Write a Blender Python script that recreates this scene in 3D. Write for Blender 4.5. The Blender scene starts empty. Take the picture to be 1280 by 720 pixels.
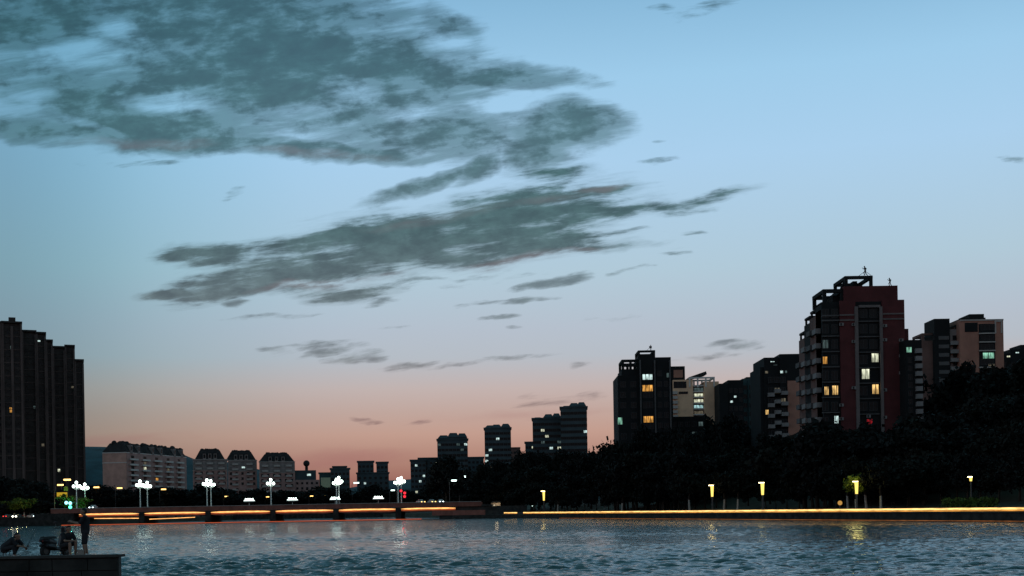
import bpy, bmesh, math, random
import numpy as np
from mathutils import Vector, Matrix
random.seed(7); np.random.seed(7)
R = math.radians
sc = bpy.context.scene
COL = sc.collection
NISH = 0.06
# ------------------------------------------------------------------ camera
F, CX, CY, ROLL, EYE = 1500.0, 640.0, 637.0, R(1.0), 2.9
def uv(px, py):
    """photo pixel -> slopes (X/Y, (Z-EYE)/Y) of the line of sight"""
    dx, dy = px - CX, py - CY
    return ((dx*math.cos(ROLL) - dy*math.sin(ROLL))/F, -(dx*math.sin(ROLL) + dy*math.cos(ROLL))/F)
def at(px, py, Y):
    a, b = uv(px, py)
    return Vector((a*Y, Y, EYE + b*Y))
def hor(px):
    return CY - math.tan(ROLL)*(px - CX)
cam_d = bpy.data.cameras.new('camera'); cam = bpy.data.objects.new('camera', cam_d); COL.objects.link(cam)
cam.location = (0, 0, EYE)
cam.matrix_world = Matrix.Translation((0, 0, EYE)) @ Matrix.Rotation(R(90), 4, 'X') @ Matrix.Rotation(-ROLL, 4, 'Z')
cam_d.sensor_width = 36.0; cam_d.lens = 36.0*F/1280.0
cam_d.shift_y = (CY - 360.0)/1280.0
cam_d.clip_start = 0.5; cam_d.clip_end = 20000
sc.camera = cam
# ------------------------------------------------------------------ node helpers
def N(nt, t, **kw):
    n = nt.nodes.new(t)
    for k, v in kw.items(): setattr(n, k, v)
    return n
def setin(nt, sock, v):
    if v is None: return
    if isinstance(v, bpy.types.NodeSocket): nt.links.new(v, sock)
    else: sock.default_value = v
def M(nt, op, a, b=None, c=None, clamp=False):
    n = N(nt, 'ShaderNodeMath', operation=op); n.use_clamp = clamp
    for i, v in enumerate((a, b, c)): setin(nt, n.inputs[i], v)
    return n.outputs[0]
def VM(nt, op, a, b=None):
    n = N(nt, 'ShaderNodeVectorMath', operation=op)
    setin(nt, n.inputs[0], a)
    if b is not None: setin(nt, n.inputs[1], b)
    return n.outputs['Value'] if op == 'DOT_PRODUCT' else n.outputs['Vector']
def smooth(nt, x, a, b, lo=0.0, hi=1.0):
    n = N(nt, 'ShaderNodeMapRange', interpolation_type='SMOOTHSTEP')
    setin(nt, n.inputs[0], x)
    for i, v in enumerate((a, b, lo, hi)): n.inputs[i+1].default_value = v
    return n.outputs[0]
def mixc(nt, f, a, b, mode='MIX'):
    n = N(nt, 'ShaderNodeMix', data_type='RGBA', blend_type=mode)
    setin(nt, n.inputs[0], f); setin(nt, n.inputs[6], a); setin(nt, n.inputs[7], b)
    return n.outputs[2]
def lin(r, g, b):
    f = lambda c: c/12.92 if c <= .04045 else ((c+.055)/1.055)**2.4
    return (f(r/255), f(g/255), f(b/255), 1)
def ramp(nt, x, stops):
    n = N(nt, 'ShaderNodeValToRGB'); setin(nt, n.inputs[0], x)
    e = n.color_ramp.elements
    while len(e) < len(stops): e.new(0.5)
    for i, (p, c) in enumerate(stops): e[i].position = p; e[i].color = c
    return n.outputs[0]
def noise(nt, vec, scale, detail=4, rough=.55, dist=0.0, typ='FBM'):
    n = N(nt, 'ShaderNodeTexNoise'); n.noise_dimensions = '3D'
    setin(nt, n.inputs['Vector'], vec); n.inputs['Scale'].default_value = scale
    n.inputs['Detail'].default_value = detail; n.inputs['Roughness'].default_value = rough
    n.inputs['Distortion'].default_value = dist
    return n.outputs['Fac']
# ------------------------------------------------------------------ sky
SUN_AZ, SUN_EL = R(-6.0), R(0.6)
world = bpy.data.worlds.new("World"); sc.world = world; world.use_nodes = True
nt = world.node_tree; nt.nodes.clear()
out = N(nt, 'ShaderNodeOutputWorld')
tc = N(nt, 'ShaderNodeTexCoord'); D = tc.outputs['Generated']
sep = N(nt, 'ShaderNodeSeparateXYZ'); nt.links.new(D, sep.inputs[0])
dx, dy, dz = sep.outputs
sky = N(nt, 'ShaderNodeTexSky', sky_type='NISHITA'); sky.sun_disc = False
sky.sun_elevation = SUN_EL; sky.sun_rotation = SUN_AZ; sky.air_density = 1.2; sky.dust_density = 2.0; sky.ozone_density = 3.0
# twilight colours by height above the horizon (z of the direction, 0 .. 0.5)
def zz(py): h = 637.0 - py; return max(0.0, h/math.hypot(1500, h))/0.6
stops = [(0.0, lin(118,78,76)), (zz(605), lin(154,101,92)), (zz(570), lin(180,137,123)), (zz(541), lin(195,157,143)), (zz(515), lin(193,166,157)),
         (zz(485), lin(194,178,175)), (zz(446), lin(181,188,197)), (zz(412), lin(180,191,204)), (zz(342), lin(176,201,216)), (zz(205), lin(170,207,236)),
         (zz(102), lin(158,203,234)), (zz(10), lin(138,186,219)), (zz(-90), lin(118,166,196)), (0.80, lin(98,148,168)), (1.0, lin(88,136,152))]
el = M(nt, 'MULTIPLY', M(nt, 'MAXIMUM', dz, 0.0), 1/0.6, clamp=True)
grad = ramp(nt, el, stops)
# brightness round the compass: afterglow side bright, side opposite the sunset dim
az = M(nt, 'ARCTAN2', dx, dy)
fa = N(nt, 'ShaderNodeValToRGB'); nt.links.new(M(nt, 'MULTIPLY_ADD', az, 1/(2*math.pi), 0.5), fa.inputs[0])
fa.color_ramp.interpolation = 'CARDINAL'
els = fa.color_ramp.elements
azs = [(-180,(.74,.66,.64)),(-125,(.90,.80,.78)),(-85,(1.0,.92,.92)),(-48,(.60,.66,.67)),(-23,(.47,.61,.63)),(-17,(.68,.82,.83)),(-10,(.92,.97,.98)),(0,(1,1,1)),(12,(1,1,1)),(24,(.99,.99,.99)),(45,(.66,.68,.69)),(90,(.72,.69,.67)),(180,(.74,.66,.64))]
while len(els) < len(azs): els.new(.5)
for i, (a, v) in enumerate(azs): els[i].position = a/360+.5; els[i].color = (*v, 1)
# less falloff near the horizon
azf = mixc(nt, smooth(nt, dz, 0.0, 0.12, 0.25, 0.0), fa.outputs[0], (.8, .8, .8, 1))
grad = mixc(nt, 1.0, grad, azf, 'MULTIPLY')
# cloud plane: slopes of the direction, scaled so that one unit is a 1500th
yp = M(nt, 'MAXIMUM', dy, 0.05)
cu = M(nt, 'DIVIDE', dx, yp); cv = M(nt, 'DIVIDE', dz, yp)
cmb = N(nt, 'ShaderNodeCombineXYZ'); nt.links.new(cu, cmb.inputs[0]); nt.links.new(cv, cmb.inputs[1])
P = cmb.outputs[0]
# streaky coordinates (stretched along the wind, tilted)
def streak(ang, sx, sy):
    c, s = math.cos(R(ang)), math.sin(R(ang))
    a = VM(nt, 'DOT_PRODUCT', P, (c*sx, s*sx, 0)); b = VM(nt, 'DOT_PRODUCT', P, (-s*sy, c*sy, 0))
    q = N(nt, 'ShaderNodeCombineXYZ'); nt.links.new(a, q.inputs[0]); nt.links.new(b, q.inputs[1]); q.inputs[2].default_value = .37
    return q.outputs[0]
n_big = noise(nt, streak(5, 7, 17), 1.0, 6, .55, .25)
n_fine = noise(nt, streak(7, 15, 100), 1.0, 9, .64, .25)
n_puff = noise(nt, streak(3, 30, 56), 1.0, 7, .59, .25)
n_mot = noise(nt, streak(4, 62, 130), 1.0, 5, .6, .3)
warp = N(nt, 'ShaderNodeTexNoise'); nt.links.new(P, warp.inputs['Vector']); warp.inputs['Scale'].default_value = 16; warp.inputs['Detail'].default_value = 4
wv = VM(nt, 'MULTIPLY', VM(nt, 'SUBTRACT', warp.outputs['Color'], (.5, .5, .5)), (.06, .020, 0))
PW = VM(nt, 'ADD', P, wv)
def field(lst, PP=None):
    PP = PP or PW
    acc = None
    for (px, py, rx, ry, ang, w) in lst:
        a, b = uv(px, py); t = R(ang) - ROLL; c, s = math.cos(t), math.sin(t); rx /= F; ry /= F
        d1 = M(nt, 'SUBTRACT', VM(nt, 'DOT_PRODUCT', PP, (c/rx, s/rx, 0)), (c*a + s*b)/rx)
        d2 = M(nt, 'SUBTRACT', VM(nt, 'DOT_PRODUCT', PP, (-s/ry, c/ry, 0)), (-s*a + c*b)/ry)
        r2 = M(nt, 'MULTIPLY_ADD', d1, d1, M(nt, 'MULTIPLY', d2, d2))
        e = M(nt, 'MULTIPLY_ADD', r2, -w, w)
        acc = e if acc is None else M(nt, 'SMOOTH_MAX', acc, e, 0.25)
    return acc
A = [(290,20,250,60,-2,1.0),(340,85,230,75,2,1.05),(190,160,170,34,-2,1.05),(110,128,95,32,6,.95),(50,22,120,50,8,.95),(40,165,70,17,-6,.75),
     (480,100,140,75,0,.85),(630,97,120,17,-3,.9),(700,160,85,32,4,1.05),(560,165,110,36,0,.8),(560,30,50,24,-12,.55),(675,190,45,22,18,.85),
     (600,210,42,14,24,.8),(520,232,75,11,17,.95),(390,188,170,14,-3,1.1),(250,183,150,14,-1,1.1),(440,150,120,40,0,.8),(60,95,140,40,0,.50)]
B = [(500,300,205,40,7,1.1),(650,272,170,38,9,1.1),(620,308,160,24,5,1.05),(745,238,62,10,9,.9),(800,262,75,11,8,.75),(885,245,60,7,9,.6),
     (262,317,62,17,-3,.9),(345,342,110,21,6,1.05),(300,360,95,14,8,1.0),(225,367,50,8,4,.9),(735,310,70,7,4,.6),(420,362,90,12,2,.75),(690,215,55,12,5,.55)]
C = [(478,375,30,7,9,.9),(290,381,19,5,4,.9),(420,358,60,8,2,.7),(690,351,66,7,9,.95),(790,337,24,4,8,.75),(655,373,36,5,8,.8),(625,399,28,4,7,.7),(642,412,14,3,4,.7),
     (395,427,40,7,2,.85),(418,436,40,7,8,.9),(452,444,42,9,6,1.0),(512,457,36,7,8,.95),(345,434,26,6,5,.5),(277,244,20,7,22,.8),(458,528,24,4,0,.9),(519,531,15,3,2,.75),
     (690,498,50,10,4,.45),(700,494,38,4,2,.6),(905,433,38,5,5,.85),(932,436,38,7,8,.85),(885,447,44,5,2,.8),(1270,199,22,6,-4,.9),(845,286,22,3,3,.6),(830,315,18,3,3,.5),
     (590,378,30,4,6,.5),(520,355,60,5,3,.55),(720,455,15,4,10,.55),(825,175,14,3,0,.5),(820,200,24,4,4,.4),(700,228,28,6,8,.6),(560,345,80,4,5,.6),(330,395,50,3,4,.45),(760,290,60,4,6,.6),(860,262,50,4,8,.5),(230,340,40,4,5,.5),(480,410,50,3,5,.45),(570,455,40,3,6,.5),(760,395,40,3,7,.4),(180,205,60,4,2,.5),(640,345,40,3,6,.5),(900,3,0.1+60,7,12,.35),(640,448,50,3,6,.4),(830,8,14,5,10,.4)]
H = [(430,572,120,16,2,.6),(150,548,120,12,2,.5),(640,520,160,10,3,.3)]
HO = [(95,72,75,24,4,1.),(205,127,75,15,-3,1.),(440,112,48,24,6,.9),(500,140,55,12,4,.9),(160,38,28,16,-30,.8),(35,120,40,12,0,.8),(380,140,60,14,5,.6),(610,130,40,12,-6,.7),(560,60,36,22,10,.6),(110,160,60,7,-14,.8)]
fA = M(nt, 'MULTIPLY_ADD', M(nt, 'MAXIMUM', field(HO), 0.0), -.62, M(nt, 'MINIMUM', field(A), .85)); fB = field(B); fC = field(C); fH = field(H)
cen = lambda n, k: M(nt, 'MULTIPLY', M(nt, 'SUBTRACT', n, .5), k)
sA = M(nt, 'ADD', M(nt, 'ADD', M(nt, 'MINIMUM', fA, .92), cen(n_big, 1.3)), M(nt, 'ADD', cen(n_puff, 2.0), M(nt, 'ADD', cen(n_fine, 1.2), cen(n_mot, .7))))
aA = M(nt, 'MAXIMUM', smooth(nt, sA, -.38, 1.02), M(nt, 'MULTIPLY', smooth(nt, M(nt, 'ADD', fA, M(nt, 'ADD', cen(n_big, 1.5), cen(n_fine, 2.2))), -.40, .65), .74))
sB = M(nt, 'ADD', M(nt, 'ADD', M(nt, 'MINIMUM', M(nt, 'MULTIPLY', fB, 1.35), 1.05), cen(n_big, .8)), M(nt, 'ADD', cen(n_fine, 4.0), cen(n_puff, .8)))
aB = M(nt, 'MAXIMUM', smooth(nt, sB, -.25, 1.0), M(nt, 'MULTIPLY', smooth(nt, M(nt, 'ADD', fB, M(nt, 'ADD', cen(n_fine, 3.4), cen(n_big, 1.2))), -.6, .7), .42))
sC = M(nt, 'ADD', fC, M(nt, 'ADD', cen(n_fine, 4.2), cen(n_puff, .7)))
aC = smooth(nt, sC, -.10, 1.2)
aC = M(nt, 'MULTIPLY', aC, .8)
aH = M(nt, 'MULTIPLY', smooth(nt, M(nt, 'ADD', fH, cen(n_fine, .8)), 0., .8), .35)
front = smooth(nt, dy, .25, .5)
# cloud colours: teal grey high up, warm grey lower, rosy undersides
ccol = ramp(nt, el, [(0.0, lin(128,88,88)), (zz(520), lin(138,112,110)), (zz(440), lin(108,116,120)), (zz(340), lin(83,100,105)), (zz(290), lin(70,95,98)), (zz(182), lin(54,88,90)), (zz(80), lin(43,78,82)), (zz(0), lin(42,75,80))])
thick = mixc(nt, smooth(nt, M(nt, 'ADD', M(nt, 'MULTIPLY', n_puff, .5), M(nt, 'ADD', M(nt, 'MULTIPLY', n_mot, .28), M(nt, 'MULTIPLY', n_fine, .22))), .36, .64), (1.38, 1.44, 1.42, 1), (.74, .76, .80, 1))
ccol = mixc(nt, 1.0, ccol, thick, 'MULTIPLY')
PK = [(420,352,130,9,8,1.),(640,328,130,10,7,1.),(760,233,50,7,9,1.),(180,182,120,10,-2,.7),(400,193,120,8,-2,.8),(730,312,60,5,4,.8),(560,270,120,10,9,.5),(690,250,90,9,9,.55)]
pk = M(nt, 'MULTIPLY', smooth(nt, M(nt, 'ADD', field(PK), cen(n_fine, 1.4)), 0., 1.2), .30)
ccol = mixc(nt, pk, ccol, lin(150,124,130))
cA = mixc(nt, M(nt, 'MULTIPLY', M(nt, 'MULTIPLY', aA, .86), front), grad, ccol)
cB = mixc(nt, M(nt, 'MULTIPLY', M(nt, 'MULTIPLY', aB, .95), front), cA, ccol)
cC = mixc(nt, M(nt, 'MULTIPLY', aC, front), cB, ccol)
cH = mixc(nt, M(nt, 'MULTIPLY', aH, front), cC, lin(150,92,98))
bg1 = N(nt, 'ShaderNodeBackground'); nt.links.new(cH, bg1.inputs[0]); bg1.inputs[1].default_value = 1.0
bg2 = N(nt, 'ShaderNodeBackground'); nt.links.new(sky.outputs[0], bg2.inputs[0]); bg2.inputs[1].default_value = 0.05*NISH
add = N(nt, 'ShaderNodeAddShader'); nt.links.new(bg1.outputs[0], add.inputs[0]); nt.links.new(bg2.outputs[0], add.inputs[1])
nt.links.new(add.outputs[0], out.inputs[0])
world.cycles.sampling_method = 'MANUAL'; world.cycles.sample_map_resolution = 256
sun_d = bpy.data.lights.new('sun', 'SUN'); sun_d.energy = 0.02; sun_d.angle = R(0.5); sun_d.color = (1, .62, .42)
sun = bpy.data.objects.new('sun', sun_d); COL.objects.link(sun)
sv = Vector((math.sin(SUN_AZ)*math.cos(SUN_EL), math.cos(SUN_AZ)*math.cos(SUN_EL), math.sin(SUN_EL)))
sun.rotation_euler = (-sv).to_track_quat('-Z', 'Y').to_euler(); sun.location = (0, 0, 60)
vs = sc.view_settings; vs.view_transform = 'Standard'; vs.look = 'None'; vs.exposure = 0; vs.gamma = 1
sc.cycles.use_denoising = True
sc.cycles.sample_clamp_indirect = 4.0
sc.cycles.max_bounces = 5; sc.cycles.diffuse_bounces = 2; sc.cycles.glossy_bounces = 3
# ------------------------------------------------------------------ materials
MATS = {}
def mat(name, col, rough=.7, var=.25, scale=.6, metallic=0.0, spec=.3, bump=0.0):
    if name in MATS: return MATS[name]
    m = bpy.data.materials.new(name); m.use_nodes = True; t = m.node_tree
    b = t.nodes['Principled BSDF']; b.inputs['Roughness'].default_value = rough; b.inputs['Metallic'].default_value = metallic
    b.inputs['Specular IOR Level'].default_value = spec
    c = N(t, 'ShaderNodeTexCoord')
    f = noise(t, c.outputs['Object'], scale, 6, .65)
    v = smooth(t, f, .3, .7, 1-var, 1+var)
    cc = N(t, 'ShaderNodeCombineXYZ')
    for i in range(3): t.links.new(v, cc.inputs[i])
    t.links.new(mixc(t, 1.0, (*col, 1), cc.outputs[0], 'MULTIPLY'), b.inputs['Base Color'])
    if bump:
        bp = N(t, 'ShaderNodeBump'); bp.inputs['Strength'].default_value = bump; t.links.new(f, bp.inputs['Height']); t.links.new(bp.outputs[0], b.inputs['Normal'])
    MATS[name] = m; return m
def emit(name, col, s):
    if name in MATS: return MATS[name]
    m = bpy.data.materials.new(name); m.use_nodes = True; t = m.node_tree; t.nodes.clear()
    o = N(t, 'ShaderNodeOutputMaterial'); e = N(t, 'ShaderNodeEmission'); e.inputs[0].default_value = (*col, 1); e.inputs[1].default_value = s
    t.links.new(e.outputs[0], o.inputs[0]); MATS[name] = m; return m
def strip(name, col, s):
    """strip light: tube sections of slightly uneven brightness"""
    m = bpy.data.materials.new(name); m.use_nodes = True; t = m.node_tree; t.nodes.clear()
    o = N(t, 'ShaderNodeOutputMaterial'); e = N(t, 'ShaderNodeEmission'); c = N(t, 'ShaderNodeTexCoord')
    f = noise(t, VM(t, 'MULTIPLY', c.outputs['Object'], (.35, .35, 4.0)), 1.0, 5, .7)
    e.inputs[0].default_value = (*col, 1); t.links.new(M(t, 'MULTIPLY', smooth(t, f, .3, .68, .45, 1.3), s), e.inputs[1])
    t.links.new(e.outputs[0], o.inputs[0]); MATS[name] = m; return m
def room(name, col, s):
    """lit room behind a window: lamp glow with curtains and furniture breaking it up"""
    if name in MATS: return MATS[name]
    m = bpy.data.materials.new(name); m.use_nodes = True; t = m.node_tree; t.nodes.clear()
    o = N(t, 'ShaderNodeOutputMaterial'); e = N(t, 'ShaderNodeEmission')
    c = N(t, 'ShaderNodeTexCoord'); oi = N(t, 'ShaderNodeObjectInfo')
    off = N(t, 'ShaderNodeCombineXYZ'); t.links.new(M(t, 'MULTIPLY', oi.outputs['Random'], 50.), off.inputs[0])
    f = noise(t, VM(t, 'ADD', VM(t, 'MULTIPLY', c.outputs['Object'], (1.6, 1, .5)), off.outputs[0]), 1.0, 2)
    f2 = noise(t, VM(t, 'ADD', VM(t, 'MULTIPLY', c.outputs['Object'], (5.0, 1, .3)), off.outputs[0]), 1.0, 3)
    sx = N(t, 'ShaderNodeSeparateXYZ'); t.links.new(c.outputs['Object'], sx.inputs[0])
    top = smooth(t, sx.outputs[2], -1.1, .9, .55, 1.15)
    g = M(t, 'MULTIPLY', M(t, 'MULTIPLY', smooth(t, f, .32, .62, .30, 1.2), smooth(t, f2, .35, .62, .55, 1.1)), top)
    e.inputs[0].default_value = (*col, 1); t.links.new(M(t, 'MULTIPLY', g, s), e.inputs[1])
    t.links.new(e.outputs[0], o.inputs[0]); MATS[name] = m; return m
def glass_dark():
    if 'glass_dark' in MATS: return MATS['glass_dark']
    m = mat('glass_dark', (.006, .010, .012), .25, .3, .3, 0, .15); return m
MT = dict(
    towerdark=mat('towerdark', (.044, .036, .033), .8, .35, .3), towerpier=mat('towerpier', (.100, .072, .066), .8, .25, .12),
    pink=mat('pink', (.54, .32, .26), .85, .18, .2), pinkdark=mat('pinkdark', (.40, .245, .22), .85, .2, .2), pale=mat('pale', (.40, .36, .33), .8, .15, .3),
    greywall=mat('greywall', (.25, .215, .205), .85, .2, .2), roof=mat('roof', (.028, .025, .026), .9, .3, .3),
    far=mat('far', (.050, .072, .082), .85, .2, .1), fartrim=mat('fartrim', (.10, .125, .13), .85, .2, .1),
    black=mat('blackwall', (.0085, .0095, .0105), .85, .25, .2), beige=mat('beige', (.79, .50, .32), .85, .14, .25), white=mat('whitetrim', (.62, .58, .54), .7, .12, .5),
    teal=mat('tealwall', (.030, .062, .066), .85, .2, .15), brown=mat('brown', (.38, .185, .135), .85, .16, .2), brownd=mat('brownd', (.15, .085, .072), .85, .2, .2),
    red=mat('redwall', (.095, .024, .025), .85, .22, .25), pilaster=mat('pilaster', (.15, .125, .12), .8, .2, .3), balc=mat('balc', (.20, .185, .18), .8, .2, .3), balcd=mat('balcd', (.09, .085, .085), .8, .2, .3),
    frame=mat('frame', (.028, .028, .03), .6, .1), concrete=mat('concrete', (.048, .045, .042), .9, .45, .5, bump=.25), stone=mat('stone', (.025, .024, .022), .92, .6, .7, bump=.5),
    asphalt=mat('asphalt', (.05, .05, .052), .9, .2, .5), earth=mat('earth', (.045, .045, .03), .95, .4, .05), metal=mat('metal', (.10, .10, .10), .45, .1, 1, .6),
    lampwhite=mat('lampwhite', (.70, .72, .68), .5, .05), bark=mat('bark', (.045, .036, .028), .95, .3, 2), trunkpale=mat('trunkpale', (.42, .37, .32), .95, .2, 2),
    rubber=mat('rubber', (.02, .02, .02), .8, .1), carpaint=mat('carpaint', (.05, .055, .06), .3, .05, 1, .3, .5), carpale=mat('carpale', (.45, .45, .45), .3, .05, 1, .2, .5),
    skin=mat('skin', (.26, .15, .105), .55, .08, 8), cloth=mat('darkcloth', (.014, .015, .019), .9, .25, 6), cloth2=mat('darkshorts', (.022, .022, .026), .9, .25, 6), hair=mat('hair', (.012, .010, .010), .6, .2, 30), shoe=mat('shoe', (.5, .5, .5), .6, .1, 5),
    statue=mat('statue', (.02, .02, .022), .6, .2), signyellow=emit('signyellow', (.62, .40, .03), .75), bridgefascia=mat('bridgefascia', (.23, .088, .066), .85, .25, .4),  # bridgefascia: red glow of the strip lights put into its colour
    plastic=mat('plastic', (.016, .017, .02), .45, .1, 3), kiosk=mat('kioskwall', (.40, .34, .28), .9, .15, 1.0))
def leafmat(name, col):
    if name in MATS: return MATS[name]
    m = bpy.data.materials.new(name); m.use_nodes = True; t = m.node_tree; b = t.nodes['Principled BSDF']
    b.inputs['Roughness'].default_value = .75; b.inputs['Specular IOR Level'].default_value = .15
    c = N(t, 'ShaderNodeTexCoord'); f = noise(t, c.outputs['Object'], .9, 4)
    oi = N(t, 'ShaderNodeObjectInfo')
    k = M(t, 'MULTIPLY_ADD', oi.outputs['Random'], .35, M(t, 'MULTIPLY_ADD', f, .5, .55))
    cc = N(t, 'ShaderNodeCombineXYZ')
    for i in range(3): t.links.new(k, cc.inputs[i])
    t.links.new(mixc(t, 1.0, (*col, 1), cc.outputs[0], 'MULTIPLY'), b.inputs['Base Color'])
    MATS[name] = m; return m
MT['leaf'] = leafmat('leaf', (.0095, .0105, .0095)); MT['leaf2'] = leafmat('leaf_olive', (.011, .012, .009)); MT['leaflit'] = leafmat('leaf_lit', (.085, .115, .020))  # leaflit: brighter copy of the leaf colour with the lamplight put in
LIT = dict(warm=room('room_warm', (1.0, .62, .22), 1.15), orange=room('room_orange', (1.0, .47, .10), .9), pale=room('room_pale', (.90, .93, .68), .95), cool=room('room_cool', (.72, .95, .92), 1.1),
           green=room('room_green', (.38, .85, .62), .75), dim=room('room_dim', (.8, .7, .5), .16), red=room('room_red', (1.0, .04, .06), .38), dimcool=room('room_dimcool', (.5, .75, .75), .14), teal=room('room_teal', (.55, .92, .95), .75))
# ------------------------------------------------------------------ mesh helpers
class MB:
    def __init__(s): s.v = []; s.f = []; s.mi = []; s.mats = []
    def _m(s, m):
        if m is None: return 0
        if m not in s.mats: s.mats.append(m)
        return s.mats.index(m)
    def add(s, vs, fs, m=None):
        b = len(s.v); k = s._m(m); s.v += [tuple(v) for v in vs]
        for f in fs: s.f.append([b+i for i in f]); s.mi.append(k)
    def box(s, x0, x1, y0, y1, z0, z1, m=None):
        s.add([(x0,y0,z0),(x1,y0,z0),(x1,y1,z0),(x0,y1,z0),(x0,y0,z1),(x1,y0,z1),(x1,y1,z1),(x0,y1,z1)],
              [(0,3,2,1),(4,5,6,7),(0,1,5,4),(1,2,6,5),(2,3,7,6),(3,0,4,7)], m)
    def frustum(s, x0, x1, y0, y1, z0, z1, ix, iy, m=None):
        s.add([(x0,y0,z0),(x1,y0,z0),(x1,y1,z0),(x0,y1,z0),(x0+ix,y0+iy,z1),(x1-ix,y0+iy,z1),(x1-ix,y1-iy,z1),(x0+ix,y1-iy,z1)],
              [(0,3,2,1),(4,5,6,7),(0,1,5,4),(1,2,6,5),(2,3,7,6),(3,0,4,7)], m)
    def tube(s, pts, rad, n=8, m=None, cap=True):
        pts = [Vector(p) for p in pts]; rs = rad if isinstance(rad, (list, tuple)) else [rad]*len(pts)
        vs = []; fs = []
        for i, p in enumerate(pts):
            d = (pts[min(i+1, len(pts)-1)] - pts[max(i-1, 0)]).normalized()
            a = d.cross(Vector((0, 0, 1)) if abs(d.z) < .9 else Vector((1, 0, 0))).normalized(); b = d.cross(a)
            for k in range(n):
                t = 2*math.pi*k/n; vs.append(p + (a*math.cos(t) + b*math.sin(t))*rs[i])
        for i in range(len(pts)-1):
            for k in range(n): fs.append((i*n+k, i*n+(k+1)%n, (i+1)*n+(k+1)%n, (i+1)*n+k))
        if cap: fs.append(tuple(range(n-1, -1, -1))); fs.append(tuple((len(pts)-1)*n+k for k in range(n)))
        s.add(vs, fs, m)
    def ball(s, c, r, m=None, nu=10, nv=7, sx=1, sy=1, sz=1):
        vs = [(c[0], c[1], c[2]-r*sz)]; fs = []
        for j in range(1, nv):
            t = math.pi*j/nv
            for i in range(nu):
                a = 2*math.pi*i/nu; vs.append((c[0]+r*sx*math.sin(t)*math.cos(a), c[1]+r*sy*math.sin(t)*math.sin(a), c[2]-r*sz*math.cos(t)))
        vs.append((c[0], c[1], c[2]+r*sz)); L = len(vs)-1
        for i in range(nu):
            fs.append((0, 1+(i+1)%nu, 1+i)); fs.append((L, L-nu+i, L-nu+(i+1)%nu))
            for j in range(nv-2): fs.append((1+j*nu+i, 1+j*nu+(i+1)%nu, 1+(j+1)*nu+(i+1)%nu, 1+(j+1)*nu+i))
        s.add(vs, fs, m)
    def mesh(s, name, smooth=False):
        me = bpy.data.meshes.new(name); me.from_pydata(s.v, [], s.f)
        for m in s.mats: me.materials.append(m)
        me.polygons.foreach_set('material_index', s.mi)
        if smooth: me.polygons.foreach_set('use_smooth', [True]*len(s.f))
        me.update(); return me
    def obj(s, name, parent=None, loc=None, smooth=False):
        o = bpy.data.objects.new(name, s.mesh(name, smooth)); COL.objects.link(o)
        if parent: o.parent = parent
        if loc is not None: o.location = loc
        return o
def tag(o, label, cat, group=None, kind=None):
    if label: o['label'] = label
    if cat: o['category'] = cat
    if group: o['group'] = group
    if kind: o['kind'] = kind
    return o
def thing(name, label, cat, loc=(0,0,0), rz=0.0, group=None):
    o = bpy.data.objects.new(name, None); COL.objects.link(o); o.location = loc; o.rotation_euler = (0, 0, rz)
    o.empty_display_size = .5
    return tag(o, label, cat, group)
def dup(root, loc, rz=0.0, scale=1.0, label=None, group=None):
    r = root.copy(); COL.objects.link(r); r.location = loc; r.rotation_euler = (0, 0, rz)
    r.scale = scale if isinstance(scale, (tuple, list)) else (scale,)*3
    if label: r['label'] = label
    if group: r['group'] = group
    for ch in list(root.children):
        c = ch.copy(); COL.objects.link(c); c.parent = r
        for g in list(ch.children):
            d = g.copy(); COL.objects.link(d); d.parent = c
    return r
WIN = {}
def window_mesh(w, h, state, bars=1, sill=True):
    key = (round(w, 2), round(h, 2), state, bars)
    if key in WIN: return WIN[key]
    b = MB(); t = min(.12, w*.08); fr = MT['frame']; gl = LIT.get(state) or glass_dark()
    b.box(-w/2, -w/2+t, -.06, .05, -h/2, h/2, fr); b.box(w/2-t, w/2, -.06, .05, -h/2, h/2, fr)
    b.box(-w/2+t, w/2-t, -.06, .05, h/2-t, h/2, fr); b.box(-w/2+t, w/2-t, -.06, .05, -h/2, -h/2+t, fr)
    for k in range(bars):
        x = -w/2 + w*(k+1)/(bars+1); b.box(x-t/2, x+t/2, -.05, .04, -h/2+t, h/2-t, fr)
    b.add([(-w/2+t, -.02, -h/2+t), (w/2-t, -.02, -h/2+t), (w/2-t, -.02, h/2-t), (-w/2+t, -.02, h/2-t)], [(0,1,2,3)], gl)
    WIN[key] = b.mesh('window'); return WIN[key]
BAL = {}
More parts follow.
